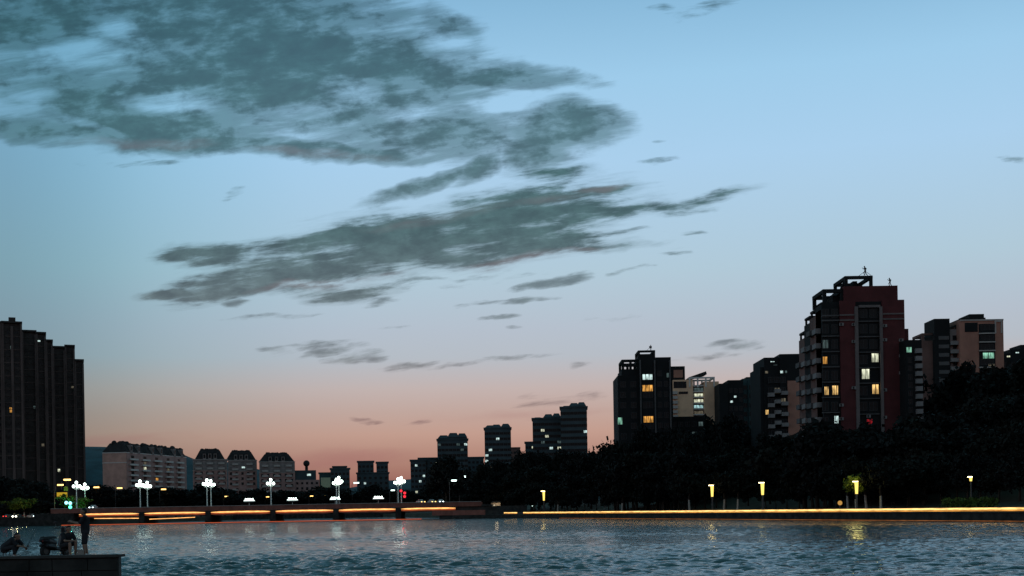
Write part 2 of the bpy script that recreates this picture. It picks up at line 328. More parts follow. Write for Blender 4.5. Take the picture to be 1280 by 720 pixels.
class Bld:
    """a building: pixels of its outline in the picture become metres in its own plane"""
    def __init__(s, name, label, cat, px, Y, base=2.2, group=None, face=False, rz=None):
        a, _ = uv(px, hor(px)); s.X = a*Y; s.Y = Y; s.base = base
        s.rz = (-math.atan2(s.X, Y) if face else 0.0) if rz is None else rz
        s.root = thing(name, label, cat, (s.X, Y, base), s.rz, group); s.parts = {}; s.special = []; s.n = 0; s.dz = 0.0
    def loc(s, px, py, yl=0.0):
        a, b = uv(px, py); n = (-math.sin(s.rz), math.cos(s.rz))
        t = (s.X*n[0] + s.Y*n[1] + yl)/(a*n[0] + n[1]); P = (t*a - s.X, t - s.Y)
        return (P[0]*math.cos(s.rz) + P[1]*math.sin(s.rz), EYE + b*t - s.base)
    def mb(s, part): return s.parts.setdefault(part, MB())
    def rect(s, px0, px1, py, yf=0.0, depth=12.0, m=None, part='wall', py1=None, zb=None):
        x0, z1 = s.loc(px0, py, yf); x1, _ = s.loc(px1, py, yf)
        z0 = s.loc(px0, py1, yf)[1] if py1 is not None else (zb if zb is not None else -1.0)
        s.mb(part).box(x0, x1, yf, yf+depth, z0, z1, m); return (x0, x1, yf, yf+depth, z0, z1)
    def win(s, px0, px1, py0, py1, yf=0.0, state='warm', bars=1):
        x0, z1 = s.loc(px0, py0, yf); x1, z0 = s.loc(px1, py1, yf)
        s._w((x0+x1)/2, yf-.02, (z0+z1)/2, x1-x0, z1-z0, state, 0.0, bars); s.special.append((x0, x1, z0, z1, yf))
    def _w(s, x, y, z, w, h, state, r, bars=1):
        o = bpy.data.objects.new('window', window_mesh(w, h, state, bars)); COL.objects.link(o); o.parent = s.root
        o.location = (x, y, z); o.rotation_euler = (0, 0, r); s.n += 1
    def grid(s, bx, face, cols, fh, w, h, z0=2.0, ztop=1.0, lit=0.0, states=('dim','dimcool'), x0=None, x1=None, bars=1):
        a0, a1, b0, b1, c0, c1 = bx; rnd = random.Random(hash((round(a0, 2), round(c1, 2))))
        lo, hi = (a0, a1) if face == 'f' else (b0, b1)
        if x0 is not None: lo, hi = x0, x1
        nf = int((c1 - ztop - z0)/fh)
        for i in range(nf):
            z = c1 - ztop - fh*(i+.5)
            for k in range(cols):
                if s.n >= 98: return
                t = lo + (hi-lo)*(k+.5)/cols
                if face == 'f':
                    if any(A-.6 < t + d*w*.45 < B+.6 and C-.5 < z < D+.5 and abs(Yf-b0) < .5 for A, B, C, D, Yf in s.special for d in (-1, 0, 1)): continue
                    p = (t, b0-.02, z); r = 0.0
                elif face == 'l': p = (a0-.02, t, z); r = -math.pi/2
                else: p = (a1+.02, t, z); r = math.pi/2
                st = rnd.choice(states) if rnd.random() < lit else 'dark'
                s._w(*p, w, h, st, r, bars)
    def balconies(s, x0, x1, y, z0, z1, fh, depth=1.4, m=None, r=0.0, lo=1.0):
        """a stack of balconies, each a slab with a parapet"""
        key = (round(x1-x0, 2), depth, m.name, lo)
        if key not in BAL:
            b = MB(); w = (x1-x0)/2
            b.box(-w, w, -depth, 0, -.15, 0, m); b.box(-w, w, -depth, -depth+.12, .003, lo, m); b.box(-w, -w+.12, -depth+.12, 0, .003, lo, m); b.box(w-.12, w, -depth+.12, 0, .003, lo, m)
            BAL[key] = b.mesh('balcony')
        z = z0
        while z < z1 - fh*.5 and s.n < 99:
            o = bpy.data.objects.new('balcony', BAL[key]); COL.objects.link(o); o.parent = s.root
            if r == 0: o.location = ((x0+x1)/2, y, z)
            else: o.location = (y, (x0+x1)/2, z); o.rotation_euler = (0, 0, r)
            z += fh; s.n += 1
    def done(s):
        for p, b in s.parts.items(): b.obj(p, s.root)
        return s.root
# ------------------------------------------------------------------ water
def water():
    u = np.concatenate([[-14, -6, -3, -1.6, -1.0, -.75], np.linspace(-.6, .6, 760), [.75, 1.0, 1.6, 3, 6, 14]])
    Y = [6.0, 14.0, 24.0, 32.0, 38.0, 42.0]
    while Y[-1] < 420: Y.append(Y[-1] + max(.19, Y[-1]*.0036))
    Y = np.array(Y + [440, 480, 540, 620, 800, 1200, 2500, 6000, 14000])
    U, YY = np.meshgrid(u, Y); X = U*YY; Z = np.zeros_like(X)
    rng = np.random.default_rng(3)
    dY = np.gradient(Y)[:, None]; dX = np.gradient(u)[None, :]*YY
    # gusts: slow patches where the chop is stronger or weaker
    gust = np.zeros_like(X)
    for i in range(14):
        k = 2*np.pi/rng.uniform(18, 90); a = rng.uniform(-.5, .5)
        gust += np.sin(k*(X*np.sin(a)*.5 + YY*np.cos(a)) + rng.uniform(0, 6.28))
    gust = np.clip(.95 + .15*gust, .4, 1.5)*(1 + 0.40/(1+np.exp((X+6)/9.))*np.clip((200-YY)/140., 0, 1))
    amp_total = 0
    for i in range(130):
        lam = .5*(1.7/.5)**rng.random(); th = rng.normal(np.pi/2+.12, .42); k = 2*np.pi/lam
        amp = .0049*lam**.95*rng.uniform(.6, 1.3)
        kx, ky = k*np.cos(th), k*np.sin(th)
        fade = np.clip(2.2 - 1.1*np.abs(ky)*dY/1.5, 0, 1)*np.clip(2.2 - 1.1*np.abs(kx)*dX/1.6, 0, 1)
        ph = kx*X + ky*YY + rng.uniform(0, 6.28)
        w = np.sin(ph) + .22*np.cos(2*ph)
        Z += amp*w*fade
    Z *= gust
    Z[:3] = 0
    ny, nx = X.shape
    v = np.stack([X, YY, Z], -1).reshape(-1, 3)
    i = np.arange(ny*nx).reshape(ny, nx)
    f = np.stack([i[:-1, :-1], i[:-1, 1:], i[1:, 1:], i[1:, :-1]], -1).reshape(-1, 4)
    me = bpy.data.meshes.new('water'); me.vertices.add(len(v)); me.vertices.foreach_set('co', v.ravel())
    me.loops.add(f.size); me.loops.foreach_set('vertex_index', f.ravel()); me.polygons.add(len(f))
    me.polygons.foreach_set('loop_start', np.arange(0, f.size, 4)); me.polygons.foreach_set('use_smooth', np.ones(len(f), bool)); me.update(calc_edges=True)
    m = bpy.data.materials.new('river_water'); m.use_nodes = True; t = m.node_tree; b = t.nodes['Principled BSDF']
    b.inputs['Base Color'].default_value = (.012, .055, .058, 1); b.inputs['Roughness'].default_value = .10; b.inputs['IOR'].default_value = 1.45
    c = N(t, 'ShaderNodeTexCoord')
    n1 = noise(t, VM(t, 'MULTIPLY', c.outputs['Object'], (.7, 1.7, 1)), 1.0, 4, .6)
    n2 = noise(t, VM(t, 'MULTIPLY', c.outputs['Object'], (.2, .5, 1)), 1.0, 3, .6)
    bp = N(t, 'ShaderNodeBump'); bp.inputs['Strength'].default_value = .7; bp.inputs['Distance'].default_value = .16
    t.links.new(M(t, 'ADD', n1, M(t, 'MULTIPLY', n2, 1.6)), bp.inputs['Height']); sy = N(t, 'ShaderNodeSeparateXYZ'); t.links.new(c.outputs['Object'], sy.inputs[0]); t.links.new(smooth(t, sy.outputs[1], 70, 260, .14, .60), bp.inputs['Distance'])
    t.links.new(bp.outputs[0], b.inputs['Normal'])
    me.materials.append(m)
    o = bpy.data.objects.new('water', me); COL.objects.link(o); o['kind'] = 'structure'; return o
water()
# ------------------------------------------------------------------ ground
YB = 420.0                                            # the bridge and the left bank
XL = at(92, 640, YB).x                                # where the bridge leaves the left bank
S0 = Vector((3, 395, 0)); SD = Vector((66, -234, 0)).normalized(); SN = Vector((-SD.y, SD.x, 0))   # right shore line, downstream and inland directions
def shore(t, s, z=0.0): p = S0 + SD*t + SN*s; return Vector((p.x, p.y, z))
def hill_h(t, s):
    """height of the right bank: a flat promenade, then a wooded slope that is higher downstream"""
    if s < 10: return 1.95
    k = min(1, max(0, (s-10)/55)); k = k*k*(3-2*k)
    top = 4.0 + 9.0*min(1, max(0, (t+20)/190.0))
    return 1.95 + k*top
def struct(b, name, smooth=False):
    o = b.obj(name, smooth=smooth); o['kind'] = 'structure'; return o
b = MB()
far_edge = [( -9000, YB+3.0), (XL, YB+3.0), (XL, 661), (-60, 661), (-58, 9000), (-9000, 9000)]
b.add([(x, y, 2.2) for x, y in far_edge], [tuple(range(6))], MT['earth']); b.add([(x, y, z) for z in (-3, 2.2) for x, y in far_edge], [(i, (i+1) % 6, 6+(i+1) % 6, 6+i) for i in range(6)], MT['earth'])
struct(b, 'ground')
b = MB(); ts = [-9000, -3000, -900, -400, -200, -120, -80] + list(range(-50, 420, 10)) + [480, 700]; ss = [.6, 4, 9.9, 14, 20, 27, 34, 42, 50, 58, 66, 90, 200, 800, 5000]
vs = [shore(t, s, hill_h(t, s) + (0.25*math.sin(t*.13+s*.2) if s > 12 else 0)) for t in ts for s in ss]; n = len(ss)
vs += [shore(t, .6, -3) for t in ts]; L = len(ts)*n
fs = [(i*n+j, i*n+j+1, (i+1)*n+j+1, (i+1)*n+j) for i in range(len(ts)-1) for j in range(n-1)] + [(i*n, (i+1)*n, L+i+1, L+i) for i in range(len(ts)-1)]
b.add(vs, fs, MT['earth']); struct(b, 'riverbank', True)
b = MB(); p = [shore(t, s, 1.965) for t in (-60, 400) for s in (1.2, 6.5)]; b.add([p[0], p[2], p[3], p[1]], [(0,1,2,3)], MT['concrete']); struct(b, 'path')
b = MB(); b.add([(-700, YB+9, 2.206), (XL, YB+9, 2.206), (XL, YB+22, 2.206), (-700, YB+22, 2.206)], [(0,1,2,3)], MT['asphalt']); struct(b, 'road')
# far wooded hill behind the left buildings
def hillmesh(px, Y, w, h, name, d=500):
    b = MB(); c = at(px, hor(px), Y+d).x; nx, nyy = 40, 14; rnd = random.Random(5); vs = []
    ph = [rnd.uniform(0, 6) for _ in range(6)]
    for j in range(nyy+1):
        for i in range(nx+1):
            a = i/nx*2-1; q = j/nyy*2-1
            z = h*max(0, 1-a*a)**1.1*max(0, 1-q*q) * (1 + .10*math.sin(5*a+ph[0]) + .05*math.sin(13*a+ph[1]+q*2) + .03*math.sin(29*a+ph[2]))
            vs.append((c + a*w, Y + (q+1)*d, z + 2.1))
    b.add(vs, [(j*(nx+1)+i, j*(nx+1)+i+1, (j+1)*(nx+1)+i+1, (j+1)*(nx+1)+i) for j in range(nyy) for i in range(nx)], mat('hillwood_haze', (.018, .055, .066), .95, .5, .02))  # blue of the distance haze put into the wood's colour
    struct(b, name, True)
hillmesh(90, 1300, 430, 117, 'hill')
hillmesh(560, 1500, 330, 52, 'hill')
# near bank under the photographer and the quay the anglers stand on
b = MB(); b.box(-300, 300, -60, 3.0, -3, 1.25, MT['stone']); struct(b, 'near_bank')
QX = at(148, 694.5, 42.0).x; QZ = at(151, 696, 42.2).z
b = MB(); QB = 44.4
b.add([(-120,42,-3),(QX,42,-3),(QX*QB/42.3,QB,-3),(-120,QB,-3),(-120,42,QZ),(QX,42,QZ),(QX*QB/42.3,QB,QZ),(-120,QB,QZ)], [(0,3,2,1),(4,5,6,7),(0,1,5,4),(1,2,6,5),(2,3,7,6),(3,0,4,7)], MT['stone']); q = struct(b, 'quay')
b = MB()
for r_ in range(3):
    z1 = QZ - .05 - r_*.42; x = QX - .02; k = 0
    while x > -34:
        w = 1.05 + .25*math.sin(k*2.3+r_); b.box(x-w+.03, x, 41.9 + .02*math.sin(k*3.1), 42.02, z1-.39, z1, MT['stone']); x -= w; k += 1
o = b.obj('quay_stones'); o.parent = q
b = MB(); b.box(-120, QX+.08, 41.85, 42.5, QZ+.002, QZ+.09, MT['concrete']); o = b.obj('kerb'); o.parent = q
QZT = QZ
# ------------------------------------------------------------------ embankment walls with strip lights
GOLD = strip('strip_gold', (1.0, .60, .19), 1.75); GOLD2 = strip('strip_gold_dim', (1.0, .42, .08), 1.0); DULL = strip('strip_waterline', (.85, .30, .09), .42)
ORANGE = strip('strip_orange', (1.0, .36, .07), 1.15); AMBER = strip('strip_amber', (1.0, .46, .14), 1.9); RED = strip('strip_red', (.85, .17, .05), .6)
def shorebox(b, t0, t1, s0, s1, z0, z1, m):
    P = [shore(t, s, z) for z in (z0, z1) for t, s in ((t0, s0), (t1, s0), (t1, s1), (t0, s1))]
    b.add(P, [(0,3,2,1),(4,5,6,7),(0,1,5,4),(1,2,6,5),(2,3,7,6),(3,0,4,7)], m)
w = thing('embankment_wall', 'long dark river wall on the right bank edged with a golden strip light', 'wall', shore(0, 0, 0))
def under(b, name, root): o = b.obj(name, root); o.location = -root.location; return o
b = MB(); shorebox(b, -45, 390, -.2, .6, -3, 1.30, MT['stone']); under(b, 'wall', w)
b = MB(); shorebox(b, -45, 390, -.35, .62, 1.30, 1.45, MT['concrete']); under(b, 'ledge', w)
b = MB(); shorebox(b, -45, 390, 0.1, .58, 1.45, 2.02, MT['concrete']); under(b, 'kerb', w)
def tpx(px):
    """distance along the shore line seen at this column"""
    a, _ = uv(px, hor(px)); return (a*S0.y - S0.x)/(SD.x - a*SD.y)
for t0, t1 in ((tpx(630), tpx(646)), (tpx(654), 388)):
    b = MB(); shorebox(b, t0, t1, -.03, .09, 1.72, 2.01, GOLD); under(b, 'light_strip', w)
    b = MB(); shorebox(b, t0, t1, .0, .09, 1.52, 1.65, GOLD2); under(b, 'light_strip', w)
b = MB(); shorebox(b, tpx(700), 388, -.27, -.21, .10, .17, DULL); under(b, 'light_strip', w)  # glowing line added at the wall foot for the waterline light
w = thing('embankment_wall', 'dark low wall along the left bank under the traffic lights', 'wall', (XL-100, YB+2.5, 0))
b = MB(); b.box(-600, 100, 0, .8, -3, 2.9, MT['stone']); b.obj('wall', w)
b = MB(); b.box(-600, 100, -.15, .9, 2.902, 3.1, MT['concrete']); b.obj('coping', w)
w = thing('embankment_wall', 'low far bank wall seen through the gaps under the bridge', 'wall', (-130, 660, 0))
b = MB(); b.box(XL+130, 74, 0, .8, -3, 2.6, MT['stone']); b.obj('wall', w)
# ------------------------------------------------------------------ bridge
br = thing('bridge', 'long low river bridge with orange strip lights along its deck edge', 'bridge', (0, YB, 0))
XR = at(566, 635, YB).x
Zt = 6.0; Zs = 3.85
b = MB(); b.box(XL-8, XR+14, .3, 16, 4.4, 4.9, MT['concrete']); b.obj('deck', br)
b = MB(); b.box(XL-8, XR+10, 0, .3, 4.32, Zt-.15, MT['bridgefascia']); b.box(XL-8, XR+10, 15.7, 16, 4.91, Zt-.15, MT['bridgefascia'])
x = XL-8
while x < XR+9: b.box(x, x+.35, -.06, .36, 4.5, Zt-.1, MT['bridgefascia']); x += 4.2
b.obj('parapet', br)
b = MB(); b.box(XL-8, XR+10, -.12, .42, Zt-.09, Zt+.06, MT['pale']); b.obj('handrail', br)
piers = [at(p, 640, YB).x for p in (95, 177, 260, 341, 420, 498)] + [XR+2]
def arch(x, x0, x1, d): t = (x-x0)/(x1-x0)*2-1; return d*t*t
for i in range(len(piers)-1):
    x0, x1 = piers[i]+1.0, piers[i+1]-1.0; n = 24
    def band(z0, z1, y0, y1, m, name, sag):
        b = MB(); vs = []
        for k in range(n+1):
            x = x0+(x1-x0)*k/n; d = arch(x, x0, x1, sag); sh = (z1-z0)*.42*((2*k/n-1)**6)
            for y, z in ((y0, z0-d+sh), (y1, z0-d+sh), (y1, z1-d*.4-sh), (y0, z1-d*.4-sh)): vs.append((x, y, z))
        fs = [(k*4+j, k*4+4+j, k*4+4+(j+1) % 4, k*4+(j+1) % 4) for k in range(n) for j in range(4)] + [(0,1,2,3), (n*4+3, n*4+2, n*4+1, n*4)]
        b.add(vs, fs, m); return b.obj(name, br)
    band(2.75, 4.30, .15, 1.1, MT['bridgefascia'], 'girder', .35)
    band(3.60, 4.08, .02, .14, AMBER, 'light_strip', .10)
    band(3.22, 3.50, .04, .14, RED, 'light_strip', .16)
    if i > 0:
        band(2.7, 4.30, 14.9, 15.85, MT['bridgefascia'], 'girder', .35)
for i, x in enumerate(piers[1:-1]):
    b = MB(); b.box(x-1.0, x+1.0, .0, 15.5, -3, 4.28, MT['stone']); b.box(x-1.3, x+1.3, -.9, 16.3, -3, .35, MT['stone']); b.frustum(x-1.0, x+1.0, -.55, -.02, .36, 4.3, .25, .2, MT['stone']); b.obj('pier', br)
b = MB(); b.box(piers[-1]-1.5, XR+26, .9, 20, -3, 4.3, MT['concrete']); b.obj('abutment', br)
b = MB(); b.box(XL-14, piers[0]-.8, .1, 16, -3, 4.25, MT['stone']); b.obj('abutment', br)
# glowing tubes added in the two left spans, boom added for the red line
b = MB()
for i, (pa, pb, za, zb) in enumerate(((117, 174, 2.35, 2.15), (186, 243, 1.75, 2.15))):
    A_, B_ = at(pa, 645, YB).x, at(pb, 645, YB).x; b.tube([(A_, .7, za), (B_, .7, zb)], .13, 6, AMBER)
b.obj('light_strip', br)
bo = thing('added_boom', 'thin added boom carrying the red light line across the water before the bridge', 'boom', (0, YB-3.5, 0))  # boom added only to carry the glowing red line
b = MB(); b.tube([(XL-3, 0, .02), (at(528, 650, YB).x, 0, .02)], .16, 8, MT['rubber']); b.obj('pipe', bo)
b = MB(); b.tube([(XL-3, -.10, .20), (at(528, 650, YB).x, -.10, .20)], .085, 6, emit('boom_red', (1.0, .17, .06), .75)); b.obj('light_strip', bo)
# stone landing at the right end of the bridge
w = thing('landing', 'low stone landing between the bridge end and the golden light strip', 'landing', (XR, YB, 0))
b = MB(); P = [(XR-4.5, YB-4, ), (shore(0, .2).x-8, 405), (shore(6, .2).x, shore(6, .2).y), (shore(6, 6).x, shore(6, 6).y), (shore(-30, 3).x, shore(-30, 3).y)]
vs = [(x[0], x[1], z) for z in (-3, 1.3) for x in P]; b.add(vs, [(4,3,2,1,0), (5,6,7,8,9)] + [(i, (i+1) % 5, 5+(i+1) % 5, 5+i) for i in range(5)], MT['stone']); under(b, 'base', w)
b = MB(); a0 = Vector((at(540, 642, 417).x, 417, 1.3)); a1 = Vector((at(606, 642, 408).x, 408, 1.3)); d = (a1-a0).normalized(); nn = Vector((-d.y, d.x, 0))
P = [a0, a1, a1+nn*.5, a0+nn*.5]; b.add([(*p.xy, z) for z in (1.302, 3.0) for p in P], [(0,3,2,1),(4,5,6,7),(0,1,5,4),(1,2,6,5),(2,3,7,6),(3,0,4,7)], MT['bridgefascia']); under(b, 'low_wall', w)
# ------------------------------------------------------------------ buildings: left towers
def tower_left(label, cols, base_y, Y, px):
    """cols: (px0, px1, top) bays of one tower"""
    B = Bld('apartment_tower', label, 'tower block', px, Y, 2.2, 'dark slab towers on the left', face=True)
    for i, (a, c, top) in enumerate(cols):
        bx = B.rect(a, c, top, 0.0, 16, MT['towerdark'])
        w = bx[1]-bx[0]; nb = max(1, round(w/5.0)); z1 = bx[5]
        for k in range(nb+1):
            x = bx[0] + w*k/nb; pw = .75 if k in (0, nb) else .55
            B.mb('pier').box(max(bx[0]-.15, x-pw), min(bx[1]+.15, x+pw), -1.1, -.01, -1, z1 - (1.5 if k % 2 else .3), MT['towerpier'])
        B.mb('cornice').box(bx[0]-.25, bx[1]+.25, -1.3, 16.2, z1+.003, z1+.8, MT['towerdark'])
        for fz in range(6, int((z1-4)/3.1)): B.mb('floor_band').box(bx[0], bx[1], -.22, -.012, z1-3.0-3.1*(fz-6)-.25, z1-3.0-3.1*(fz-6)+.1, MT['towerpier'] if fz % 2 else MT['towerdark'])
        if nb > 1: B.mb('roof_house').box(bx[0]+w*.35, bx[0]+w*.7, 4, 10, z1+.803, z1+3.4, MT['towerdark'])
    return B
T = []
B = tower_left('tallest dark tower block at the far left edge with one warm window', [(-60, -24, 401), (-24, 2, 403), (2, 27, 403.5)], 0, 560, 4)
B.win(11.5, 16.5, 509, 516, 0, 'orange'); B.win(12.5, 17, 432, 437, 0, 'dimcool'); 
B.grid((B.loc(-20, 403)[0], B.loc(26, 403)[0], 0, 16, -1, B.loc(10, 403)[1]), 'f', 4, 3.1, 1.5, 1.5, 26, 3, .05, ('dim', 'dimcool')); T.append(B.done())
B = tower_left('middle dark tower block of the left row with a white light near its roof', [(27, 45, 414.5), (45, 57, 417), (57, 65.5, 426.5)], 0, 590, 46)
B.win(45.5, 51, 424, 427.5, -.03, 'cool', 0)
B.grid((B.loc(28, 415)[0], B.loc(65, 415)[0], 0, 16, -1, B.loc(60, 427)[1]), 'f', 4, 3.1, 1.4, 1.5, 26, 3, .03); T.append(B.done())
B = tower_left('rightmost dark tower block of the left row with a low step beside the hill', [(65.5, 81, 434.5), (81, 93, 433), (93, 104.3, 451)], 0, 620, 85)
B.win(72, 75.5, 586, 590, 0, 'pale', 0)
B.grid((B.loc(66, 435)[0], B.loc(104, 435)[0], 0, 16, -1, B.loc(100, 451)[1]), 'f', 4, 3.1, 1.4, 1.5, 26, 3, .04); T.append(B.done())
# ------------------------------------------------------------------ mansard blocks
def mansard(B, px0, px1, ytop, yeave, yl, depth, lumps=3):
    x0, z1 = B.loc(px0, ytop, yl); x1, _ = B.loc(px1, ytop, yl); _, z0 = B.loc(px0, yeave, yl); w = x1-x0; h = z1-z0
    B.mb('roof').frustum(x0-.3, x1+.3, yl-.3, yl+depth+.3, z0+.003, z0+h*.80, w*.17, 2.6, MT['roof'])
    b = B.mb('roof_crest'); rnd = random.Random(int(px0)); n = max(4, int(w/1.7))
    for k in range(n):
        x = x0 + w*.20 + w*.60*(k+.5)/n; r = .75 + .45*rnd.random()
        b.ball((x, yl+3.4+rnd.random(), z0+h*.80+.1), r, MT['roof'], 7, 5, 1.15, 1, h*.2/r*(.6+.45*rnd.random()))
    for k in range(lumps):                                  # dormers
        x = x0 + w*(.22 + .56*(k+.5)/lumps) if lumps > 1 else (x0+x1)/2
        dw = .95; zt = z0 + h*.52; q = MB()
        q.box(-dw, dw, -.55, 2.2, 0, h*.5, MT['greywall']); q.frustum(-dw-.2, dw+.2, -.75, 2.2, h*.5+.003, h*.5+1.0, dw+.1, .3, MT['roof'])
        o = q.obj('dormer', B.root, (x, yl, z0+.01)); q = MB(); q.box(-.6, .6, -.60, -.552, h*.10, h*.42, glass_dark()); q.obj('window', o)
# block with the blank gable end, seen corner-on
B = Bld('apartment_block', 'pinkish block with a blank gable end banded in white beside the hill', 'apartment block', 128.5, 700, 2.2, 'mansard roofed blocks beyond the bridge', rz=R(-12))
xg, zg = B.loc(128, 566, 0); xr, _ = B.loc(157.5, 566, 0); Lb = 74.0
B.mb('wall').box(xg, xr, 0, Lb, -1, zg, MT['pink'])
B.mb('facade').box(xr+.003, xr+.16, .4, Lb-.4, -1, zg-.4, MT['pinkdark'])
for py in (566, 578.5): z = B.loc(140, py, 0)[1]; q = MB(); q.box(xg-.15, xr+.12, -.18, Lb+.1, z-.25, z+.25, MT['white']); q.obj('string_course', B.root)
for (ya, yb, hh, seed) in ((0, 19, 7.8, 1), (24, 47, 7.2, 2), (52, 73, 7.6, 3)):
    B.mb('roof').frustum(xg-.3, xr+.4, ya, yb, zg+.26, zg+hh*.72, 3.4, 3.0, MT['roof'])
    rnd = random.Random(seed)
    for k in range(9): B.mb('roof_crest').ball(((xg+xr)/2 + rnd.uniform(-3, 3), ya+4+(yb-ya-8)*k/8, zg+hh*.72), 1.25+.5*rnd.random(), MT['roof'], 7, 5)
    for k in range(2):
        y = ya + (yb-ya)*(.3+.45*k); q = MB(); q.box(-2.4, .5, -1.2, 1.2, 0, 5.0, MT['greywall']); q.frustum(-2.4, .7, -1.4, 1.4, 5.003, 6.0, 1.4, .6, MT['roof'])
        o = q.obj('dormer', B.root, (xr-.1, y, zg-.4)); q = MB(); q.box(.502, .55, -.7, .7, 1.6, 4.0, glass_dark()); q.obj('window', o)
q = MB(); q.box(.16, 1.5, -4.6, 4.6, -.22, 0, MT['white']); q.box(1.36, 1.5, -4.6, 4.6, .003, .8, MT['white']); BAL['m1'] = q.mesh('balcony')
for k in range(6):
    for j in range(5):
        z = zg - 1.2 - 3.1*(k+1); y = 4 + 14.2*j
        if B.n < 60:
            o = bpy.data.objects.new('balcony', BAL['m1'])
            COL.objects.link(o); o.parent = B.root; o.location = (xr+.003, y+3, z); B.n += 1
            st = 'dark'
            if (k, j) in ((1, 1), (2, 3)): st = 'dim'
            if (k, j) == (2, 1): st = 'pale'
            if (k, j) == (4, 2): st = 'orange'
            B._w(xr+.19, y+3, z+1.6, 3.2, 1.9, st, math.pi/2, 1)
B.done()
def mans_block(label, px0, px1, yeave, Y, roofs, mats=('pinkdark', 'greywall'), lit=.03, rows=6):
    B = Bld('apartment_block', label, 'apartment block', (px0+px1)/2, Y, 2.2, 'mansard roofed blocks beyond the bridge', face=True)
    zc = (yeave + 14)
    low = B.rect(px0, px1, zc, 0, 14, MT[mats[0]]); up = B.rect(px0, px1, yeave, -.06, 14.1, MT[mats[1]], py1=zc)
    bb = (low[0], low[1], 0, 14, -1, up[5]); z = low[5]
    B.mb('string_course').box(bb[0]-.15, bb[1]+.15, -.3, -.065, z-.2, z+.2, MT['pale']); B.mb('cornice').box(bb[0]-.3, bb[1]+.3, -.5, -.065, up[5]-.45, up[5]-.05, MT['pale'])
    for (a, c, t, e) in roofs: mansard(B, a, c, t, e, 0, 13.5)
    w = bb[1]-bb[0]; nst = max(2, round(w/8))
    for k in range(nst):
        xm = bb[0] + w*(k+.5)/nst; B.balconies(xm-1.9, xm+1.9, -.07, up[5]-3.1*rows, up[5]-1, 3.1, 1.2, MT['pale'])
    B.grid((bb[0], bb[1], 0, 14, -1, bb[5]), 'f', max(3, round(w/3.6)), 3.1, 1.4, 1.6, bb[5]-3.1*rows, .6, lit, ('dim', 'pale', 'dimcool'))
    return B
B = mans_block('pinkish mansard roofed block behind the lone tall lamp left of centre span', 241, 284, 574, 730, [(244, 280, 560, 574)]); B.done()
B = mans_block('grey and pink mansard block with a small cool light high up, third from the hill', 285, 321, 575, 735, [(283, 319, 562, 575)]); B.win(302, 306.5, 583, 585.5, -.06, 'cool', 0); B.done()
B = mans_block('darker mansard block standing rightmost of the mansard row', 324, 368.5, 577, 730, [(324, 367, 565, 577)], ('pinkdark', 'greywall')); B.done()
B = Bld('apartment_block', 'low dark roofed block carrying a round water tank', 'apartment block', 384, 735, 2.2, face=True)
bx = B.rect(368.5, 399, 600, 0, 14, MT['pinkdark']); B.rect(368.5, 395, 588, 1.2, 11, MT['far'], 'attic', py1=600)
tx, tz = B.loc(383, 576, 5); q = B.mb('water_tank'); q.ball((tx, 6, tz-1.6), 2.0, MT['roof']); q.tube([(tx, 6, tz-7), (tx, 6, tz-2)], .9, 8, MT['roof'])
B.win(383.5, 389, 592, 595, 1.19, 'cool', 0); B.grid(bx, 'f', 5, 3.1, 1.3, 1.4, 4, .5, .05); B.done()
# ------------------------------------------------------------------ far city
def far_block(label, px, Y, masses, wcols, lit=.12, states=('pale', 'cool', 'warm'), caps=(), name='far_building', trim=True, m='far', cat='building', maxw=40, wn=1.5):
    B = Bld(name, label, cat, px, Y, 2.2, face=True); n0 = 0
    for k, (a, c, top, yf, dep) in enumerate(masses):
        bx = B.rect(a, c, top, yf, dep, MT[m])
        if trim: B.mb('cornice').box(bx[0]-.5, bx[1]+.5, yf-.5, yf+dep+.5, bx[5]+.003, bx[5]+.7, MT[m])
        cut = B.n; nc = wcols[k]
        if nc: B.grid(bx, 'f', nc, 3.1, wn, 1.5, max(6, bx[5]-3.1*int(maxw/nc)-2), 1.2, lit, states)
    for (a, c, top, yb, yf, dep) in caps:
        x0, z1 = B.loc(a, top, yf); x1, _ = B.loc(c, top, yf); _, z0 = B.loc(a, yb, yf); h = z1-z0
        B.mb('roof').box(x0+.6, x1-.6, yf+.6, yf+dep, z0-.2, z0+h*.45, MT[m]); B.mb('roof').frustum(x0, x1, yf, yf+dep, z0+h*.45+.003, z1, (x1-x0)*.22, 1.5, MT[m])
    return B.done()
far_block('low building with a pale green lit front under a flat dark roof', 405, 700, [(399, 415, 592, 0, 12)], [0], m='teal')
B = Bld('shop_front', 'shop front coloured as if lit pale green left of the flat dark block', 'shop', 406.5, 690, 2.2, face=True)
B.rect(401, 413, 597, 0, 6, mat('shopwall_lit', (.42, .46, .30), .8, .1), py1=618, zb=-1); bx = B.rect(401, 411.5, 611.5, -.25, .22, emit('shop_sign', (.55, .95, .85), 1.0), 'sign', py1=614.5);  # green light on the front put into the wall colour
bx = B.rect(402, 412, 614.8, -.6, .3, emit('shop_canopy', (.35, .75, .42), .12), 'canopy', py1=615.4); B.done()  # canopy made to glow in place of the green light on it
far_block('squat dark block behind the fourth tall lamp', 425, 700, [(413, 437, 586.5, 0, 14), (416, 433, 584, 3, 9)], [5, 0], .04)
far_block('pair of dark blocks joined by a lower wing near the bridge right end', 466, 720, [(446, 486, 592, -1.5, 15), (447, 467, 577.5, 0, 14), (470.5, 485, 578.5, 0, 14)], [6, 4, 3], .06, ('cool', 'dim', 'pale'))
far_block('dark stepped block with three white window rows left of the round capped towers', 528, 700, [(513, 532, 576, 0, 14), (523, 548, 573.5, 2, 14)], [4, 4], .15, ('pale', 'cool'))
